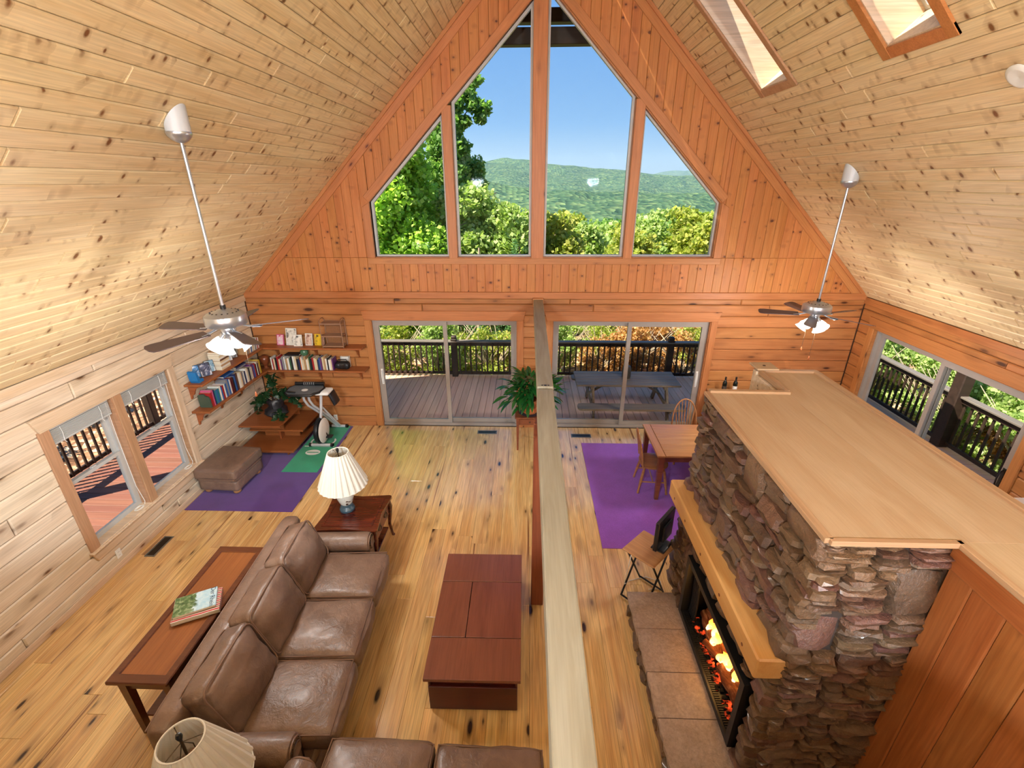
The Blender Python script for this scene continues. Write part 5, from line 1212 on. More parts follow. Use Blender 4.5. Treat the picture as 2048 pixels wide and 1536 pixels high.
# ================================================================== CEILING FANS
def fan(loc, ceil_z, a0, label, slope_sign, chain):
    "origin at the blade plane"
    t = thing('ceiling_fan', label, 'ceiling fan', loc, 0, 'nickel ceiling fans with dark blades'); H_ = ceil_z-loc[2]
    b = MB(); b.cyl((0, 0, .20), (0, 0, H_-.16), .0135, n=14); b.build('downrod', M['nickel'], t, 40)
    # canopy: a cylinder cut off along the roof slope
    b = MB(); n = 32; rc = .085; top = []; bot = []
    for i in range(n):
        a = 2*PI*i/n; x_, y_ = rc*math.cos(a), rc*math.sin(a); bot.append((x_, y_, H_-.11)); top.append((x_*1.0, y_, H_-.004+slope_sign*x_))
    b.add(bot+top, [(i, (i+1) % n, n+(i+1) % n, n+i) for i in range(n)]+[tuple(range(n))[::-1], tuple(range(n, 2*n))]); cn = b.build('canopy', M['canopy'], t, 40)
    b = MB(); b.lathe([(.088, H_-.105), (.09, H_-.115), (.082, H_-.135), (.06, H_-.16), (.035, H_-.175), (.02, H_-.18)], 28); b.build('canopy_cup', M['nickel'], cn, 50)
    b = MB(); b.cyl((0, 0, .17), (0, 0, .215), .024, n=14); b.build('rod_collar', M['black'], t, 40)
    b = MB(); b.lathe([(0, .185), (.05, .18), (.075, .165), (.14, .15), (.165, .13), (.17, .10), (.17, .06), (.16, .04), (.10, .03), (.0, .03)], 40, closed_ends=False); mo = b.build('motor_housing', M['nickel'], t, 30)
    for i in range(16):
        a = 2*PI*i/16; b = MB(); b.cyl((.11*math.cos(a), .11*math.sin(a), .152), (.11*math.cos(a), .11*math.sin(a), .1615), .007, n=8); b.build('vent_hole', M['black'], mo)
    for i in range(5):
        a = a0+i*2*PI/5; bmx = Matrix.Rotation(a, 4, 'Z')
        b = MB(); b.M = bmx; b.tube([(.08, 0, .03), (.15, .0, .012), (.20, .02, .004), (.25, .035, .0), (.25, -.035, .0), (.20, -.02, .004), (.15, 0, .012)], .008, 6); b.box((.19, -.03, -.004), (.27, .03, .002), .002); ir = b.build('blade_iron', M['nickel'], t, 50)
        b = MB(); pol = [(.19, -.05), (.60, -.068), (.645, -.06), (.665, -.03), (.665, .03), (.645, .06), (.60, .068), (.19, .05)]
        b.prism(pol, -.004, .004); b.build('blade', M['blade'], t, M=bmx @ Matrix.Translation((0, 0, .008)) @ Matrix.Rotation(math.radians(-13), 4, 'X'))
    b = MB(); b.lathe([(.05, .03), (.06, .01), (.055, -.03), (.035, -.055), (.015, -.065), (0, -.066)], 24, closed_ends=False); b.build('light_kit', M['nickel'], t, 50)
    for i in range(4):
        a = a0+.3+i*PI/2; mx = Matrix.Rotation(a, 4, 'Z') @ Matrix.Translation((.05, 0, -.04)) @ Matrix.Rotation(math.radians(-38), 4, 'Y')
        b = MB(); b.M = mx; b.cyl((0, 0, .0), (0, 0, -.05), .02, n=12); ar = b.build('lamp_holder', M['nickel'], t, 40)
        b = MB(); b.M = mx; b.lathe([(.022, -.045), (.034, -.06), (.05, -.10), (.06, -.14), (.075, -.165), (.071, -.165), (.056, -.138), (.046, -.10), (.03, -.062)], 22, closed_ends=False); b.build('glass_shade', M['bulb'], t, 60)
        ld = bpy.data.lights.new('bulb_light', 'POINT'); ld.energy = FAN_W; ld.color = (1, .95, .90); ld.shadow_soft_size = .05
        lo = bpy.data.objects.new('bulb_light', ld); COL.objects.link(lo); lo.parent = t; lo.location = (mx @ Vector((0, 0, -.19)))
    for (x_, y_, L_) in chain:
        b = MB(); b.cyl((x_, y_, -.06), (x_, y_, -L_), .002, n=5); ch = b.build('pull_chain', M['brass'], t)
        b = MB(); b.lathe([(0, -L_-.05), (.01, -L_-.05), (.012, -L_-.04), (.006, -L_-.01), (.003, -L_), (0, -L_)], 12, closed_ends=False, c=(x_, y_, 0)); b.build('fob', M['oakdk'], ch, 50)
    return t
FAN_W = 40.0
def cz(x): return ZE+(x-XL) if x < XRG else ZE+(XR-x)
fan((-2.65, 3.92, 3.06), cz(-2.65), math.radians(173), 'ceiling fan on a long downrod above the bookshelf side', 1, [(.09, .03, .62)])
fan((3.72, 6.03, 2.655), cz(3.72), math.radians(164), 'ceiling fan on a downrod above the plywood cap and dining side', -1, [(-.08, -.02, .42), (.03, -.05, .54)])

# ================================================================== SMALL FIXTURES
def register(loc, rz, label):
    t = thing('floor_register', label, 'floor vent', loc, rz, 'metal floor registers')
    fr_, q = ring(rect(-.18, .18, -.065, .065), .018, 0, .006, plain('grey_register_frame', (118, 116, 110), .4, .4), 'frame', t, Matrix.Identity(4))
    b = MB(); b.box((-.165, -.05, .0005), (.165, .05, .0015)); b.build('duct_opening', M['black'], t)
    for i in range(22):
        b = MB(); b.box((-.16+i*.0152, -.047, .001), (-.16+i*.0152+.005, .047, .005)); b.build('louver', M['brass'], t)
register((-4.66, 4.51, .0), PI/2, 'metal floor register below the double window')
register((-.72, 7.58, .0), 0, 'metal floor register in front of the sliding door left of the beam')
register((1.0, 7.49, .0), 0, 'metal floor register between the violet rug and the sliding door')
def outlet(F, u, v, label):
    t = thing('wall_outlet', label, 'outlet', (0, 0, 0), 0, 'white wall outlets')
    b = MB(F); b.box((u-.036, v-.058, 0), (u+.036, v+.058, .006), .002); b.build('plate', M['white'], t)
    for dv in (-.022, .022):
        b = MB(F); b.box((u-.016, v+dv-.013, .006), (u+.016, v+dv+.013, .008), .002); s_ = b.build('socket', M['white'], t)
        b = MB(F); b.box((u-.008, v+dv-.006, .008), (u-.005, v+dv+.006, .0085)); b.box((u+.005, v+dv-.006, .008), (u+.008, v+dv+.006, .0085)); b.build('slots', M['black'], s_)
outlet(F_LEFT, 4.18, .19, 'white wall outlet under the double window')
outlet(F_GABLE, -3.62, .16, 'white wall outlet on the gable wall beside the exercise bike')
rl = thing('recessed_light', 'round white ceiling fixture at the right edge of the photo', 'ceiling light')
b = MB(F_CR @ Matrix.Translation((3.70, vcr(3.20), 0))); b.lathe([(0, .0), (.09, .0), (.09, .008), (.07, .02), (.06, .02), (0, .012)], 28, closed_ends=False); b.build('trim_ring', M['white'], rl, 40)
# books on the console
def rhein():
    k = NT('river_valley_cover'); p = k.n('TexCoord').outputs['Object']; sp = k.n('SeparateXYZ'); k.l(p, sp.inputs[0]); n = k.noise(p, 22, 4, .6, .8); n2 = k.noise(p, 60, 3)
    sky = k.ramp(n, [(.3, C4((150, 196, 220))), (.7, C4((204, 222, 228)))]); land = k.ramp(n, [(.3, C4((44, 62, 44))), (.5, C4((88, 116, 70))), (.66, C4((150, 164, 130)))])
    f = k.rng(k.math('ADD', sp.outputs[1], k.math('MULTIPLY', n, .16)), .07, .095)
    return k.bsdf(k.mix(f, land, sky), .3)
cbk = thing('picture_book', 'picture book titled Der Rhein with a river landscape cover on the console table', 'book', (-2.965, 3.00, .7625), math.radians(-62), group='books on the console table')
b = MB(); b.box((-.115, -.165, -.011), (.115, .165, .011), .002); b.build('cover', rhein(), cbk, M=Matrix.Translation((0, 0, .0125)))
b = MB(); b.box((-.112, -.167, .004), (-.005, -.1655, .02)); b.box((.1155, -.160, .003), (.1165, .160, .021)); b.build('pages', PAGES, cbk)
cu_ = bpy.data.curves.new('title_text', 'FONT'); cu_.body = 'Der Rhein'; cu_.size = .056; cu_.align_x = 'CENTER'; cu_.extrude = .0003; cu_.materials.append(plain('title_ink', (22, 52, 84), .5))
_to = bpy.data.objects.new('title_curve', cu_); COL.objects.link(_to); bpy.context.view_layer.update()
tme = bpy.data.meshes.new_from_object(_to.evaluated_get(bpy.context.evaluated_depsgraph_get())); bpy.data.objects.remove(_to)
link('title_text', tme, cbk, Matrix.Translation((0, .115, .0242)))
def stripes():
    k = NT('striped_guidebook_cover'); p = k.n('TexCoord').outputs['Object']; w_ = k.n('TexWave', wave_type='BANDS', bands_direction='X'); k.l(p, w_.inputs[0]); w_.inputs['Scale'].default_value = 6.5; w_.inputs['Distortion'].default_value = .6
    return k.bsdf(k.ramp(w_.outputs['Fac'], [(.35, C4((150, 112, 88))), (.45, C4((232, 226, 220))), (.72, C4((232, 226, 220))), (.8, C4((168, 34, 40)))]), .3)
gbk = thing('guide_book', 'striped red and white guidebook under the river picture book', 'book', (-2.955, 2.985, .7225), math.radians(-64), group='books on the console table')
b = MB(); b.box((-.135, -.175, -.020), (.135, .195, .020), .002); b.build('cover', stripes(), gbk, M=Matrix.Translation((0, 0, .0205)))
b = MB(); b.box((-.13, -.1765, .006), (.13, -.175, .036)); b.box((.135, -.17, .006), (.1362, .19, .036)); b.build('pages', PAGES, gbk)
# loft lamps behind the viewer: added unseen to brighten the interior
for i, (x_, y_, e_) in enumerate(LOFT_FILL):
    F_ = F_CL if x_ < XRG else F_CR; v_ = (x_-XL)/R2 if x_ < XRG else vcr(x_)
    t = thing('loft_fill_fixture', ('added fill light on the left loft slope behind the viewer', 'added fill light on the right loft slope behind the viewer')[i], 'ceiling light', group='added loft fill lights')
    mx = F_ @ Matrix.Translation((y_, v_, 0))
    b = MB(mx); b.box((-.75, -.3, 0), (.75, .3, .05), .01); b.build('housing', M['white'], t)
    b = MB(mx); b.box((-.7, -.26, .05), (.7, .26, .056)); b.build('diffuser', emis('fill_diffuser_glow', (1, .95, .88), 3.0), t)
    ld = bpy.data.lights.new('loft_fill_light', 'AREA'); ld.shape = 'RECTANGLE'; ld.size = 1.4; ld.size_y = .52; ld.energy = e_; ld.color = (.72, .875, 1)
    lo = bpy.data.objects.new('loft_fill_light', ld); COL.objects.link(lo); lo.parent = t; lo.matrix_local = mx @ Matrix.Translation((0, 0, .075)) @ Matrix.Rotation(PI, 4, 'X')

for i, (x_, y_, z_, e_) in enumerate(PEND_FILL):  # unseen pendants, added as the main interior fill
    t = thing('fill_pendant', ('added fill pendant over the left of the unseen loft', 'added fill pendant over the right of the unseen loft')[i], 'lamp', (x_, y_, z_), group='added loft fill pendants'); top = cz(x_)-z_
    b = MB(); b.cyl((0, 0, .2), (0, 0, top), .006, n=8); b.build('cord', M['black'], t)
    b = MB(); b.lathe([(.03, .26), (.045, .24), (.06, .205), (.05, .195)], 20); b.build('cap', M['nickel'], t, 40)
    b = MB(); b.lathe([(.05, .2), (.10, .19), (.16, .15), (.2, .08), (.21, 0), (.20, -.06), (.195, -.06), (.205, 0), (.195, .08), (.155, .145), (.095, .185)], 28, closed_ends=False); b.build('globe', emis('fill_globe_glow', (.95, .98, 1), 6.0), t, 179)
    ld = bpy.data.lights.new('pendant_fill_light', 'POINT'); ld.energy = e_; ld.color = (.72, .875, 1); ld.shadow_soft_size = .22
    lo = bpy.data.objects.new('pendant_fill_light', ld); COL.objects.link(lo); lo.parent = t; lo.location = (0, 0, -.14)
# ================================================================== OUTSIDE: DECKS AND RAILINGS
F_DK = frame((0, 1, 0), (-1, 0, 0), (0, 0, 1), (0, 0, DECK))      # boards along Y
F_DX = frame((1, 0, 0), (0, 1, 0), (0, 0, 1), (0, 0, DECK))       # boards along X
dk1 = tag(thing('deck', None, None), 'brown deck outside the two gable doors', 'deck', kind='structure')
b = MB(); b.box((-7.35, YG+.2, DECK-.2), (7.6, 10.72, DECK-.03)); b.build('joists', M['deckvoid'], dk1)
rows('deck_board', F_DK, YG+.2, 10.72, -7.6, 7.35, .146, [], M['deck'], dk1, lens=(6, 8), t=.028, ch=.004, gap=.003)
dk2 = tag(thing('deck', None, None), 'sunlit red-brown deck outside the double window', 'deck', kind='structure')
b = MB(); b.box((-7.35, 1.5, DECK-.2), (XL-.2, YG+.2, DECK-.03)); b.build('joists', M['deckvoid'], dk2)
rows('deck_board', F_DX, -7.35, XL-.2, 1.5, YG+.2, .146, [], M['deckred'], dk2, lens=(6, 8), t=.028, ch=.004, gap=.003)
dk3 = tag(thing('deck', None, None), 'grey-brown deck outside the side sliding door', 'deck', kind='structure')
b = MB(); b.box((XR+.2, 1.5, DECK-.2), (7.6, YG+.2, DECK-.03)); b.build('joists', M['deckvoid'], dk3)
rows('deck_board', F_DX, XR+.2, 7.6, 1.5, YG+.2, .146, [], M['deck'], dk3, lens=(6, 8), t=.028, ch=.004, gap=.003)
def railing(p, q, posts, label, sp=.132, top=.79, skip=0):
    p = Vector(p); q = Vector(q); L = (q-p).length; d = (q-p).normalized()
    t = thing('deck_railing', label, 'railing', (p.x, p.y, DECK), math.atan2(d.y, d.x)); h = top-DECK
    b = MB(); b.box((0, -.075, h-.035), (L, .075, h), .006); b.build('cap_rail', M['railcap'], t)
    b = MB(); b.box((0, -.02, h-.13), (L, .02, h-.035), .004); b.build('top_rail', M['rail'], t)
    b = MB(); b.box((0, -.02, .05), (L, .02, .12), .004); b.build('bottom_rail', M['rail'], t)
    b = MB(); b.box((-.017, -.017, .06), (.017, .017, h-.06), .003); me = bpy.data.meshes.new('baluster'); me.from_pydata(b.v, [], b.f); me.materials.append(M['rail'])
    n = int(L/sp)
    for i in range(n):
        x_ = (i+.5)*L/n
        if min(abs(x_-s) for s in posts) > .10: link('baluster', me, t, Matrix.Translation((x_, -.03, 0)))
    for s in posts:
        b = MB(); b.box((s-.07, -.07, -.1), (s+.07, .07, h+.05), .012); po = b.build('post', M['rail'], t)
        b = MB(); b.rbox((s, 0, h+.08), (.13, .13, .09), .04, 6); b.build('post_cap', M['rail'], po, 60)
    return t
railing((-7.28, 10.62), (7.5, 10.62), [.07, 3.0, 5.53, 7.83, 10.68, 13.0, 14.7], 'dark wooden deck railing seen through the gable doors')
railing((-7.28, 1.6), (-7.28, 10.55), [.1, 3.75, 6.3, 8.85], 'dark wooden deck railing seen through the double window', top=.80)
railing((7.45, 1.6), (7.45, 10.55), [.1, 2.6, 8.85], 'dark wooden deck railing seen through the side sliding door', top=.88)
# porch posts and gable outriggers
for (x_, y_, lb) in ((7.42, 7.55, 'thick dark porch post by the side deck railing'), (-7.25, 5.35, 'dark porch post by the sunlit deck railing')):
    b = MB(); b.box((x_-.10, y_-.10, DECK), (x_+.10, y_+.10, 2.3), .015); tag(b.build('porch_post', M['rail']), lb, 'post')
b = MB(); b.box((-7.36, 1.5, 2.28), (-7.16, 10.6, 2.48), .01); tag(b.build('porch_header', M['rail']), 'dark header beam over the sunlit deck railing', 'beam')
for (y_, z_, h_, lb) in ((8.6, 6.27, .22, 'dark outrigger beam under the roof overhang, lower of two'), (9.1, 6.66, .19, 'dark outrigger beam under the roof overhang, upper of two')):
    hw = (ZR-z_)-.0; b = MB(); b.box((XRG-hw, y_-.09, z_-h_/2), (XRG+hw, y_+.09, z_+h_/2), .01); tag(b.build('outrigger_beam', M['rail']), lb, 'beam')
# picnic table
pc = thing('picnic_table', 'weathered dark picnic table with attached benches on the deck', 'picnic table', (2.0, 8.82, DECK))
def board(nm, lo, hi, c=.006):
    ce = [(a+d)/2 for a, d in zip(lo, hi)]; h = [(d-a)/2 for a, d in zip(lo, hi)]; b = MB(); b.box([-v for v in h], h, c); return b.build(nm, M['picnic'], pc, M=Matrix.Translation(ce))
for i in range(5): board('top_plank', (-1.02, -.37+i*.15, .68), (1.02, -.37+i*.15+.142, .72))
for sy in (-1, 1):
    b = MB(); yy = sy*.74; pol = [(-1.0, -.11), (-.94, -.13), (.94, -.13), (1.0, -.11), (1.02, -.05), (1.02, .05), (1.0, .11), (.94, .13), (-.94, .13), (-1.0, .11), (-1.02, .05), (-1.02, -.05)]
    b.prism(pol, -.02, .02); b.build('bench', M['picnic'], pc, M=Matrix.Translation((0, yy, .42)))
for sx in (-.72, .72):
    board('cross_beam', (sx-.02, -.84, .33), (sx+.02, .84, .40)); board('top_cleat', (sx-.02, -.36, .61), (sx+.02, .36, .68))
    for sy in (-1, 1):
        b = MB(); b.convex([(sx+dx, sy*(y_)+dy, z) for z, y_ in ((0, .62), (.68, .24)) for dx in (.02, .06) for dy in (-.06, .06)], [(0, 1, 3, 2), (4, 5, 7, 6), (0, 1, 5, 4), (2, 3, 7, 6), (0, 2, 6, 4), (1, 3, 7, 5)]); b.build('leg', M['picnic'], pc)
    b = MB(); s_ = 1 if sx > 0 else -1; b.convex([(sx-s_*(0 if z < .5 else .42)+dx, dy, z) for z in (.38, .66) for dx in (-.03, .03) for dy in (-.03, .03)], [(0, 1, 3, 2), (4, 5, 7, 6), (0, 1, 5, 4), (2, 3, 7, 6), (0, 2, 6, 4), (1, 3, 7, 5)]); b.build('diagonal_brace', M['picnic'], pc)
b = MB(); b.lathe([(.06, 0), (.085, .01), (.09, .05), (.085, .20), (.07, .245), (.03, .26), (0, .262)], 20, closed_ends=False); lm = tag(b.build('citronella_jar', plain('dark_stoneware', (78, 66, 58), .6), None, 40), 'dark rounded jar standing on the picnic table', 'jar'); lm.location = (2.02, 8.86, DECK+.72)
# ================================================================== GROUND, HILLS
def gz(x, y):
    d = max(0.0, y-10.5); z = -.55-.075*d if d < 40 else -.55-3.0-.13*(d-40)
    z = max(z, -34); s = max(0.0, -x-8); z += .10*s*(1 if y < 14 else max(0, 1-(y-14)/25)); r_ = max(0.0, x-8); z += -.05*r_
    return z+.12*mnoise.noise(Vector((x*.35, y*.35, 0)))+.5*mnoise.noise(Vector((x*.05, y*.05, 4)))*min(1, d/20)
def litter():
    k = NT('leaf_litter_ground'); p = k.n('TexCoord').outputs['Object']; v = k.n('TexVoronoi'); k.l(p, v.inputs['Vector']); v.inputs['Scale'].default_value = 9; sp = k.n('SeparateColor'); k.l(v.outputs['Color'], sp.inputs[0]); n = k.noise(p, .35, 3)
    col = k.ramp(sp.outputs[0], [(0, C4((92, 62, 44))), (.4, C4((152, 108, 78))), (.75, C4((196, 150, 116))), (1, C4((228, 196, 164)))])
    col = k.mix(k.rng(n, .48, .62, 0, .55), col, C4((104, 122, 62)))
    return k.bsdf(col, .9, .1, bump=v.outputs['Distance'], bs=.7, bd=.05)
M['litter'] = litter()
xs = np.concatenate([np.linspace(-40, -9, 40), np.linspace(-8.5, 9, 50), np.linspace(9.5, 60, 50)]); ys = np.concatenate([np.linspace(-6, 30, 80), np.linspace(31, 130, 60)])
vs = [(x, y, gz(x, y)) for y in ys for x in xs]; nx = len(xs)
b = MB(); b.add(vs, [(j*nx+i, j*nx+i+1, (j+1)*nx+i+1, (j+1)*nx+i) for j in range(len(ys)-1) for i in range(nx-1)])
tag(b.build('ground', M['litter'], None, 179), 'leaf-strewn ground falling away beyond the deck', 'ground', kind='structure')
def forest_mat():
    k = NT('wooded_hillside'); p = k.n('TexCoord').outputs['Object']; v = k.n('TexVoronoi'); k.l(p, v.inputs['Vector']); v.inputs['Scale'].default_value = .14; n = k.noise(p, .012, 4); sp = k.n('SeparateColor'); k.l(v.outputs['Color'], sp.inputs[0])
    col = k.ramp(sp.outputs[0], [(0, C4((46, 72, 52))), (.6, C4((74, 100, 66))), (1, C4((104, 124, 80)))]); col = k.vec('SCALE', col, k.rng(n, .3, .7, .8, 1.15))
    return k.bsdf(col, .95, .05, bump=v.outputs['Distance'], bs=1.0, bd=4.0)
M['forest'] = forest_mat()
def hill(label, D0, prof, depth, base):
    "prof: (azimuth deg, crest elevation deg); a ridge standing at distance D0 from the house"
    az = [a for a, e in prof]; n = 150; m = 26; vs = []
    for j in range(m):
        t = j/(m-1)
        for i in range(n):
            a = az[0]+(az[-1]-az[0])*i/(n-1); e = float(np.interp(a, az, [e for _, e in prof])); D = D0-depth*(1-t)
            x_ = D*math.tan(math.radians(a)); zt = CAM_H+D0*math.tan(math.radians(e)); s_ = t**1.25
            z = base+(zt-base)*s_; am = D0*.006
            z += am*(mnoise.fractal(Vector((x_/D0*14, D/D0*14, D0*.01)), 1, 2, 5))*(.5+t)*(.6 if t > .97 else 1)+D0*.0006*mnoise.noise(Vector((x_/D0*160, D/D0*160, 0)))
            vs.append((x_, D, z))
    b = MB(); b.add(vs, [(j*n+i, j*n+i+1, (j+1)*n+i+1, (j+1)*n+i) for j in range(m-1) for i in range(n-1)])
    return tag(b.build('hill', M['forest'], None, 179), label, 'hill', kind='structure')
hill('long wooded ridge filling the view through the gable window', 1500, [(-40, 1.2), (-20, 1.6), (-9, 1.9), (-5, 2.25), (-3, 2.45), (-1, 2.35), (1.2, 2.2), (4, 1.75), (8, 1.45), (11, 1.2), (14, .8), (20, .4), (30, .5), (45, .4)], 900, -60)
hill('nearer low wooded rise below the long ridge', 640, [(-40, -.2), (-15, -.1), (-6, .2), (-2, -.3), (3, -.7), (8, -1.0), (14, -1.0), (22, -1.2), (45, -1)], 420, -55)
hill('faint far mountain humps at the right of the gable window', 3600, [(-40, .2), (8, .3), (12, .7), (14.2, 1.15), (16, 1.2), (18, .75), (19.5, .9), (22, 1.35), (25, 1.3), (30, .8), (45, .3)], 800, -60)
# ================================================================== TREES AND SHRUBS
tr = np.random.default_rng(8)
def leaves(name, pts, size, mat, droop=.4, asp=.45, needle=False):
    "pts Nx3 leaf positions -> one mesh of folded leaf quads"
    n = len(pts); u = tr.normal(size=(n, 3)); u[:, 2] = u[:, 2]*.5-droop; u /= np.linalg.norm(u, axis=1)[:, None]
    w_ = np.cross(u, tr.normal(size=(n, 3))); w_ /= np.linalg.norm(w_, axis=1)[:, None]; s = size*tr.uniform(.6, 1.3, n)[:, None]
    a = pts-u*s*.5; c = pts+u*s*.5; l = pts+w_*s*asp; r_ = pts-w_*s*asp
    V = np.stack([a, l, c, r_], 1).reshape(-1, 3); me = bpy.data.meshes.new(name)
    me.vertices.add(4*n); me.vertices.foreach_set('co', V.astype(np.float32).ravel()); me.loops.add(4*n); me.loops.foreach_set('vertex_index', np.arange(4*n, dtype=np.int32))
    me.polygons.add(n); me.polygons.foreach_set('loop_start', np.arange(0, 4*n, 4, dtype=np.int32)); me.update(calc_edges=True); me.materials.append(mat); return me
def blob_pts(blobs, n):
    "points near the surface of a cloud of ellipsoids"
    bl = np.array(blobs, float); wgt = bl[:, 3]**2; k = tr.choice(len(bl), n, p=wgt/wgt.sum()); d = tr.normal(size=(n, 3)); d /= np.linalg.norm(d, axis=1)[:, None]
    rr = tr.uniform(.12, 1.25, n)**.7; c = bl[k]; return c[:, :3]+d*rr[:, None]*c[:, 3:4]*np.array([1, 1, .85])
def crown(h, w_, nb, seed, base=.25, top_taper=.5):
    r = np.random.default_rng(seed); out = []
    for i in range(nb):
        t = r.uniform(base, .96); rad = w_*(1-top_taper*abs(t-.45)/.5)*r.uniform(.2, .85); a = r.uniform(0, 6.28); out.append((rad*math.cos(a), rad*math.sin(a), h*t, w_*r.uniform(.13, .34)))
    return out
def trunk(h, r_, seed, mat=None, branches=7):
    r = random.Random(seed); b = MB(); b.tube([(r.uniform(-.05, .05)*i, r.uniform(-.05, .05)*i, h*i/6*.92) for i in range(7)], [r_*(1-.12*i) for i in range(7)], 8)
    for i in range(branches):
        z = h*r.uniform(.25, .5); a = r.uniform(0, 6.28); L = h*r.uniform(.12, .26); b.tube([(0, 0, z), (L*.5*math.cos(a), L*.5*math.sin(a), z+L*.35), (L*math.cos(a), L*math.sin(a), z+L*.55)], [r_*.4, r_*.25, r_*.1], 6)
    return b
def tree_proto(h, w_, nleaf, size, mat, seed, nb=34, **kw):
    return leaves('foliage', blob_pts(crown(h, w_, nb, seed, **kw), nleaf), size, mat), (h, seed)
TR = {}
def mesh_of(mb, name, mat): me = bpy.data.meshes.new(name); me.from_pydata(mb.v, [], mb.f); me.materials.append(mat); me.shade_smooth(); return me
def place(kind, x, y, z, s, rz, label, name='tree', cat='tree', group=None):
    fo, tk = TR[kind]; t = thing(name, label, cat, (x, y, z), rz, group); t.scale = (s, s, s); link('foliage', fo, t)
    if tk: link('trunk', tk, t)
    return t
def proto(kind, h, w_, n, size, mat, seed, tr_r=.12, **kw):
    fo, _ = tree_proto(h, w_, n, size, M[mat], seed, **kw); TR[kind] = (fo, mesh_of(trunk(h, tr_r, seed), 'trunk', M['bark']))
proto('broadA', 9.0, 2.3, 52000, .15, 'leafA', 2, nb=120, base=.12, top_taper=.75)
proto('broadB', 10.0, 1.7, 40000, .16, 'leafB', 3, nb=120, base=.12, top_taper=.9)
proto('droop', 7.0, 1.9, 42000, .17, 'leafC', 4, nb=110, base=.15, top_taper=.7)
proto('autumn', 6.5, 2.2, 15000, .20, 'leafD', 6, nb=80, base=.15)
proto('autumn2', 6.5, 2.0, 14000, .20, 'leafC', 9, nb=80, base=.15, top_taper=.8)
proto('far', 9.0, 3.4, 5200, .42, 'leafB', 12, nb=36, base=.15)
proto('far2', 9.0, 3.6, 5200, .42, 'leafC', 14, nb=36, base=.15)
def G(x, y): return gz(x, y)-.1
place('broadA', -4.2, 15.6, G(-4.2, 15.6)-1.0, 1.0, 0, 'bright yellow-green tree filling the left triangular gable pane', group='trees beyond the deck')
place('broadB', -3.25, 19.5, G(-3.25, 19.5)-.9, 1.02, 1.2, 'dark green tall tree behind the yellow-green tree in the gable window', group='trees beyond the deck')
place('broadB', -5.6, 19.8, G(-5.6, 19.8), .98, 2.2, 'dark green tree at the far left of the gable window', group='trees beyond the deck')
place('droop', -.75, 16.8, G(-.75, 16.8)-2.2, .98, .5, 'olive drooping-leaf tree left of the central mullion', group='trees beyond the deck')
place('droop', -2.1, 16.4, G(-2.1, 16.4)-1.7, 1.0, 2.6, 'olive drooping-leaf tree just right of the left mullion', group='trees beyond the deck')
place('broadB', -2.15, 20.2, -2.2, .74, 4.1, 'deep green conical tree sloping down beside the left mullion against the hills', group='trees beyond the deck')
# leafy branch reaching up in front of the sky
br = thing('overhanging_branch', 'sparse leafy branch rising against the sky in the second gable pane', 'branch', (0, 0, 0), group='trees beyond the deck')
bp = np.array([(-2.75, 19.2, 4.6, .5), (-2.6, 19.2, 5.4, .45), (-2.7, 19.2, 6.2, .4), (-2.6, 19.2, 6.9, .35), (-2.2, 19.2, 7.2, .28), (-1.95, 19.2, 6.8, .3), (-1.6, 19.2, 6.7, .26), (-1.75, 19.2, 6.4, .22), (-1.85, 19.2, 7.55, .2), (-2.3, 19.2, 6.3, .22)])
link('foliage', leaves('foliage', blob_pts(bp, 3800), .17, M['leafB']), br)
b = MB(); b.tube([(-2.7, 19.3, 3.6), (-2.7, 19.3, 5.5), (-2.65, 19.3, 6.6), (-2.6, 19.3, 7.6)], [.07, .05, .035, .02], 6); b.tube([(-2.65, 19.3, 6.2), (-2.1, 19.3, 6.75), (-1.6, 19.3, 6.6)], .02, 5); b.tube([(-2.2, 19.3, 6.7), (-1.85, 19.3, 7.4)], .015, 5); b.build('limb', M['bark'], br, 60)
mid = [('autumn', 1.2, 22, 1.0), ('autumn2', 3.0, 25, 1.05), ('autumn', 4.8, 22.5, .95), ('autumn2', 6.6, 26, 1.1), ('autumn', 8.4, 24, 1.0), ('autumn2', .2, 27, 1.05), ('autumn', 9.8, 29, 1.25), ('autumn2', 5.6, 31, 1.15), ('autumn', 2.2, 32, 1.1), ('autumn2', -3.6, 26, 1.1), ('autumn', 11.5, 26, 1.1), ('autumn2', 7.9, 34, 1.3)]
desc = {'autumn': 'yellowing', 'autumn2': 'pale olive'}
for i, (k_, x_, y_, s_) in enumerate(mid):
    top = (-1.9, -3.2, -3.6, -2.6, -3.0, -2.6, -1.6, -3.4, -2.4, -2.0, -2.0, -2.8)[i]
    place(k_, x_, y_, CAM_H+y_*math.tan(math.radians(top))-7.0*s_, s_, i*1.7, '%s leafy tree beyond the deck, %s of the mid-distance trees counted from the house' % (desc[k_], ordw(sorted(range(len(mid)), key=lambda q: mid[q][2]).index(i))), group='mid-distance trees')
fr_ = random.Random(21); k = 0
for row, (y0, n_) in enumerate(((42, 9), (52, 10), (64, 11), (78, 12), (95, 13))):
    for i in range(n_):
        az = -22+48*(i+.5)/n_+fr_.uniform(-1.2, 1.2); y_ = y0+fr_.uniform(-4, 4); x_ = y_*math.tan(math.radians(az)); s_ = fr_.uniform(.9, 1.3)+row*.12
        zt = CAM_H+y_*math.tan(math.radians(-5.0+row*.75+fr_.uniform(-.35, .35))); kk = 'far' if fr_.random() < .6 else 'far2'
        t = place(kk, x_, y_, zt-10.3*s_, s_, fr_.uniform(0, 6), 'distant green treetop of the forest below the ridge', name='forest_tree', group='distant forest trees')
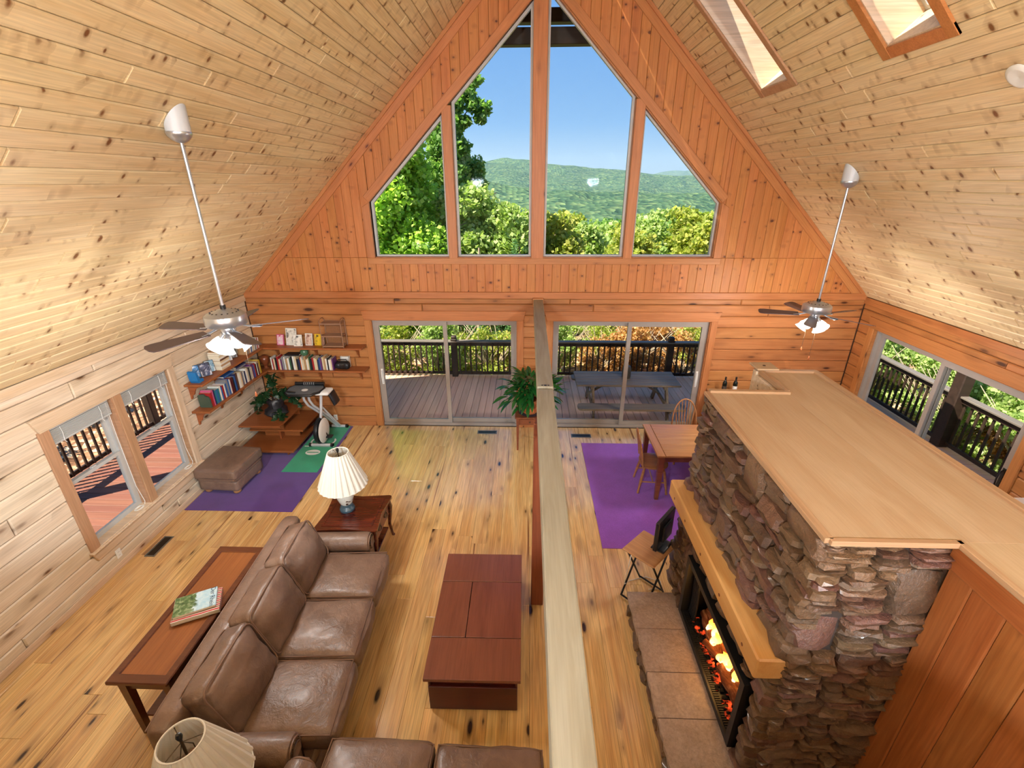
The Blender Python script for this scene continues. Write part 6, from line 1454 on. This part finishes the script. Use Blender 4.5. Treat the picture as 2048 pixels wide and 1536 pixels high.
# shrubs and brush close beyond the railings
def shrub_proto(kind, h, w_, n, size, mat, seed, twigs=26):
    fo = leaves('foliage', blob_pts(crown(h, w_, 16, seed, base=.1, top_taper=.5), n), size, M[mat]); r = random.Random(seed); b = MB()
    for i in range(twigs):
        a = r.uniform(0, 6.28); L = r.uniform(.5, 1.15); b.tube([(0, 0, 0), (w_*.4*L*math.cos(a), w_*.4*L*math.sin(a), h*.5*L), (w_*.95*L*math.cos(a+.3), w_*.95*L*math.sin(a+.3), h*.92*L)], [.014, .010, .005], 5)
    TR[kind] = (fo, mesh_of(b, 'twigs', M['twig']))
shrub_proto('greenbush', 1.7, .95, 6000, .075, 'leafC', 31); shrub_proto('russet', 1.3, .95, 3600, .075, 'leafE', 32, 40); shrub_proto('paleb', 1.5, .9, 2600, .075, 'leafD', 33, 46)
def conifer(kind, h, w_, seed):
    r = random.Random(seed); P = []
    for i in range(60):
        t = i/60; z = h*(.08+.9*t); L = w_*(1-t)*r.uniform(.7, 1.1)
        for q in range(5):
            a = r.uniform(0, 6.28)
            for s_ in range(int(18*(1-t)+5)):
                u = r.random(); P.append((L*u*math.cos(a)+r.gauss(0, .07), L*u*math.sin(a)+r.gauss(0, .07), z-.25*L*u+r.gauss(0, .04)))
    fo = leaves('foliage', np.array(P), .17, M['needle'], droop=.2, asp=.10); TR[kind] = (fo, mesh_of(trunk(h, .09, seed, branches=0), 'trunk', M['bark']))
conifer('conifer', 6.0, 1.7, 40)
for i, (x_, y_, s_) in enumerate(((-4.4, 13.2, .62), (-2.9, 14.2, .60), (-1.3, 13.3, .56), (-.4, 14.6, .62), (-6.0, 13.8, .7))):
    place('conifer', x_, y_, G(x_, y_), s_, i*1.3, 'dark green conifer beyond the railing, %s from the left door side' % ordw([1, 2, 3, 4, 0][i]), name='conifer', group='conifers behind the deck')
shr = [('paleb', -3.6, 11.7), ('paleb', -2.6, 11.9), ('paleb', -1.9, 12.3), ('greenbush', -2.2, 11.6), ('paleb', -.9, 11.8), ('russet', -.4, 12.6), ('greenbush', .8, 12.2), ('greenbush', 1.3, 14.8), ('russet', 1.9, 12.0), ('paleb', 2.3, 13.4), ('russet', 3.0, 12.5), ('russet', 3.7, 13.8), ('russet', 4.3, 12.2), ('paleb', 4.9, 13.4), ('russet', 5.4, 14.8), ('russet', 2.7, 15.5), ('russet', 4.2, 16.4), ('greenbush', .3, 16), ('russet', 1.4, 17.2), ('russet', 6.2, 16.6), ('greenbush', 2.0, 14.0),
       ('greenbush', 8.3, 10.6), ('greenbush', 8.6, 9.3), ('paleb', 9.4, 11.2), ('greenbush', 8.4, 8.2), ('greenbush', 9.6, 8.9), ('greenbush', 8.5, 7.0), ('russet', 9.2, 7.6), ('greenbush', 8.5, 6.0), ('greenbush', 9.6, 6.6), ('greenbush', 10.6, 9.8), ('paleb', 10.4, 7.8), ('greenbush', 10.5, 6.0), ('paleb', 9.0, 12.6), ('greenbush', 11.5, 11.5), ('conifer', 11.8, 14.5), ('conifer', 10.2, 15.0)]
dsc = dict(greenbush='bright green bush', russet='russet autumn shrub', paleb='pale twiggy shrub', conifer='dark conifer')
cnt = {}
for i, (k_, x_, y_) in enumerate(shr):
    wh = 'beyond the side deck' if x_ > 7.6 else ('beyond the railing outside the right door' if x_ > .6 else 'beyond the railing outside the left door'); key = (k_, wh); cnt[key] = cnt.get(key, 0)+1
    same = sorted([q for q in shr if q[0] == k_ and (q[1] > 7.6) == (x_ > 7.6) and (q[1] > .6) == (x_ > .6)], key=lambda q: q[2]); pos = same.index((k_, x_, y_))
    place(k_, x_, y_, G(x_, y_), (.62 if k_ == 'conifer' else 1.0)*fr_.uniform(.85, 1.15), i*2.1, '%s %s, %s counting away from the house' % (dsc[k_], wh, ordw(pos)), name='shrub' if k_ != 'conifer' else 'conifer', cat='shrub' if k_ != 'conifer' else 'tree', group='brush beyond the railings')
for i, (x_, y_) in enumerate(((-9.6, 8.6), (-10.8, 10.2), (-9.4, 6.9), (-11.5, 8.0))):
    place(('paleb', 'russet')[i % 2], x_, y_, G(x_, y_), fr_.uniform(.5, .7), i, '%s on the leafy bank outside the double window, %s from the deck' % (('pale twiggy shrub', 'russet shrub')[i % 2], ordw([1, 2, 0, 3][i])), name='shrub', cat='shrub', group='brush on the bank')
# pale fallen limbs
for i, (p, q, r_, lb) in enumerate((((1.2, 12.4, .0), (2.6, 14.6, -.6), .05, 'pale fallen limb leaning in the brush outside the right door'), ((-2.2, 12.6, -.6), (-1.9, 13.2, 3.0), .06, 'slim pale trunk standing outside the left door'), ((8.6, 7.0, -.3), (9.4, 9.4, .9), .05, 'pale fallen limb beyond the side deck railing'), ((-1.5, 12.9, -.6), (-1.35, 13.3, 2.6), .045, 'slimmer pale trunk beside the pale trunk outside the left door'))):
    b = MB(); b.tube([p, tuple((a*2+c)/3+.05 for a, c in zip(p, q)), q], [r_, r_*.85, r_*.55], 7); tag(b.build('limb', M['twig'], None, 60), lb, 'branch')

# ---- valley haze: a thin homogeneous volume standing between the house and the hills
k = NT('valley_haze'); vsn = k.n('VolumeScatter'); vsn.inputs['Color'].default_value = (.5, .76, 1, 1); vsn.inputs['Density'].default_value = .0002; vsn.inputs['Anisotropy'].default_value = .2
k.l(vsn.outputs[0], k.out.inputs['Volume'])
b = MB(); b.box((-3200, 130, -120), (3200, 4200, 190)); tag(b.build('valley_haze', k.m), 'thin blue haze over the valley and hills', 'haze', kind='stuff')
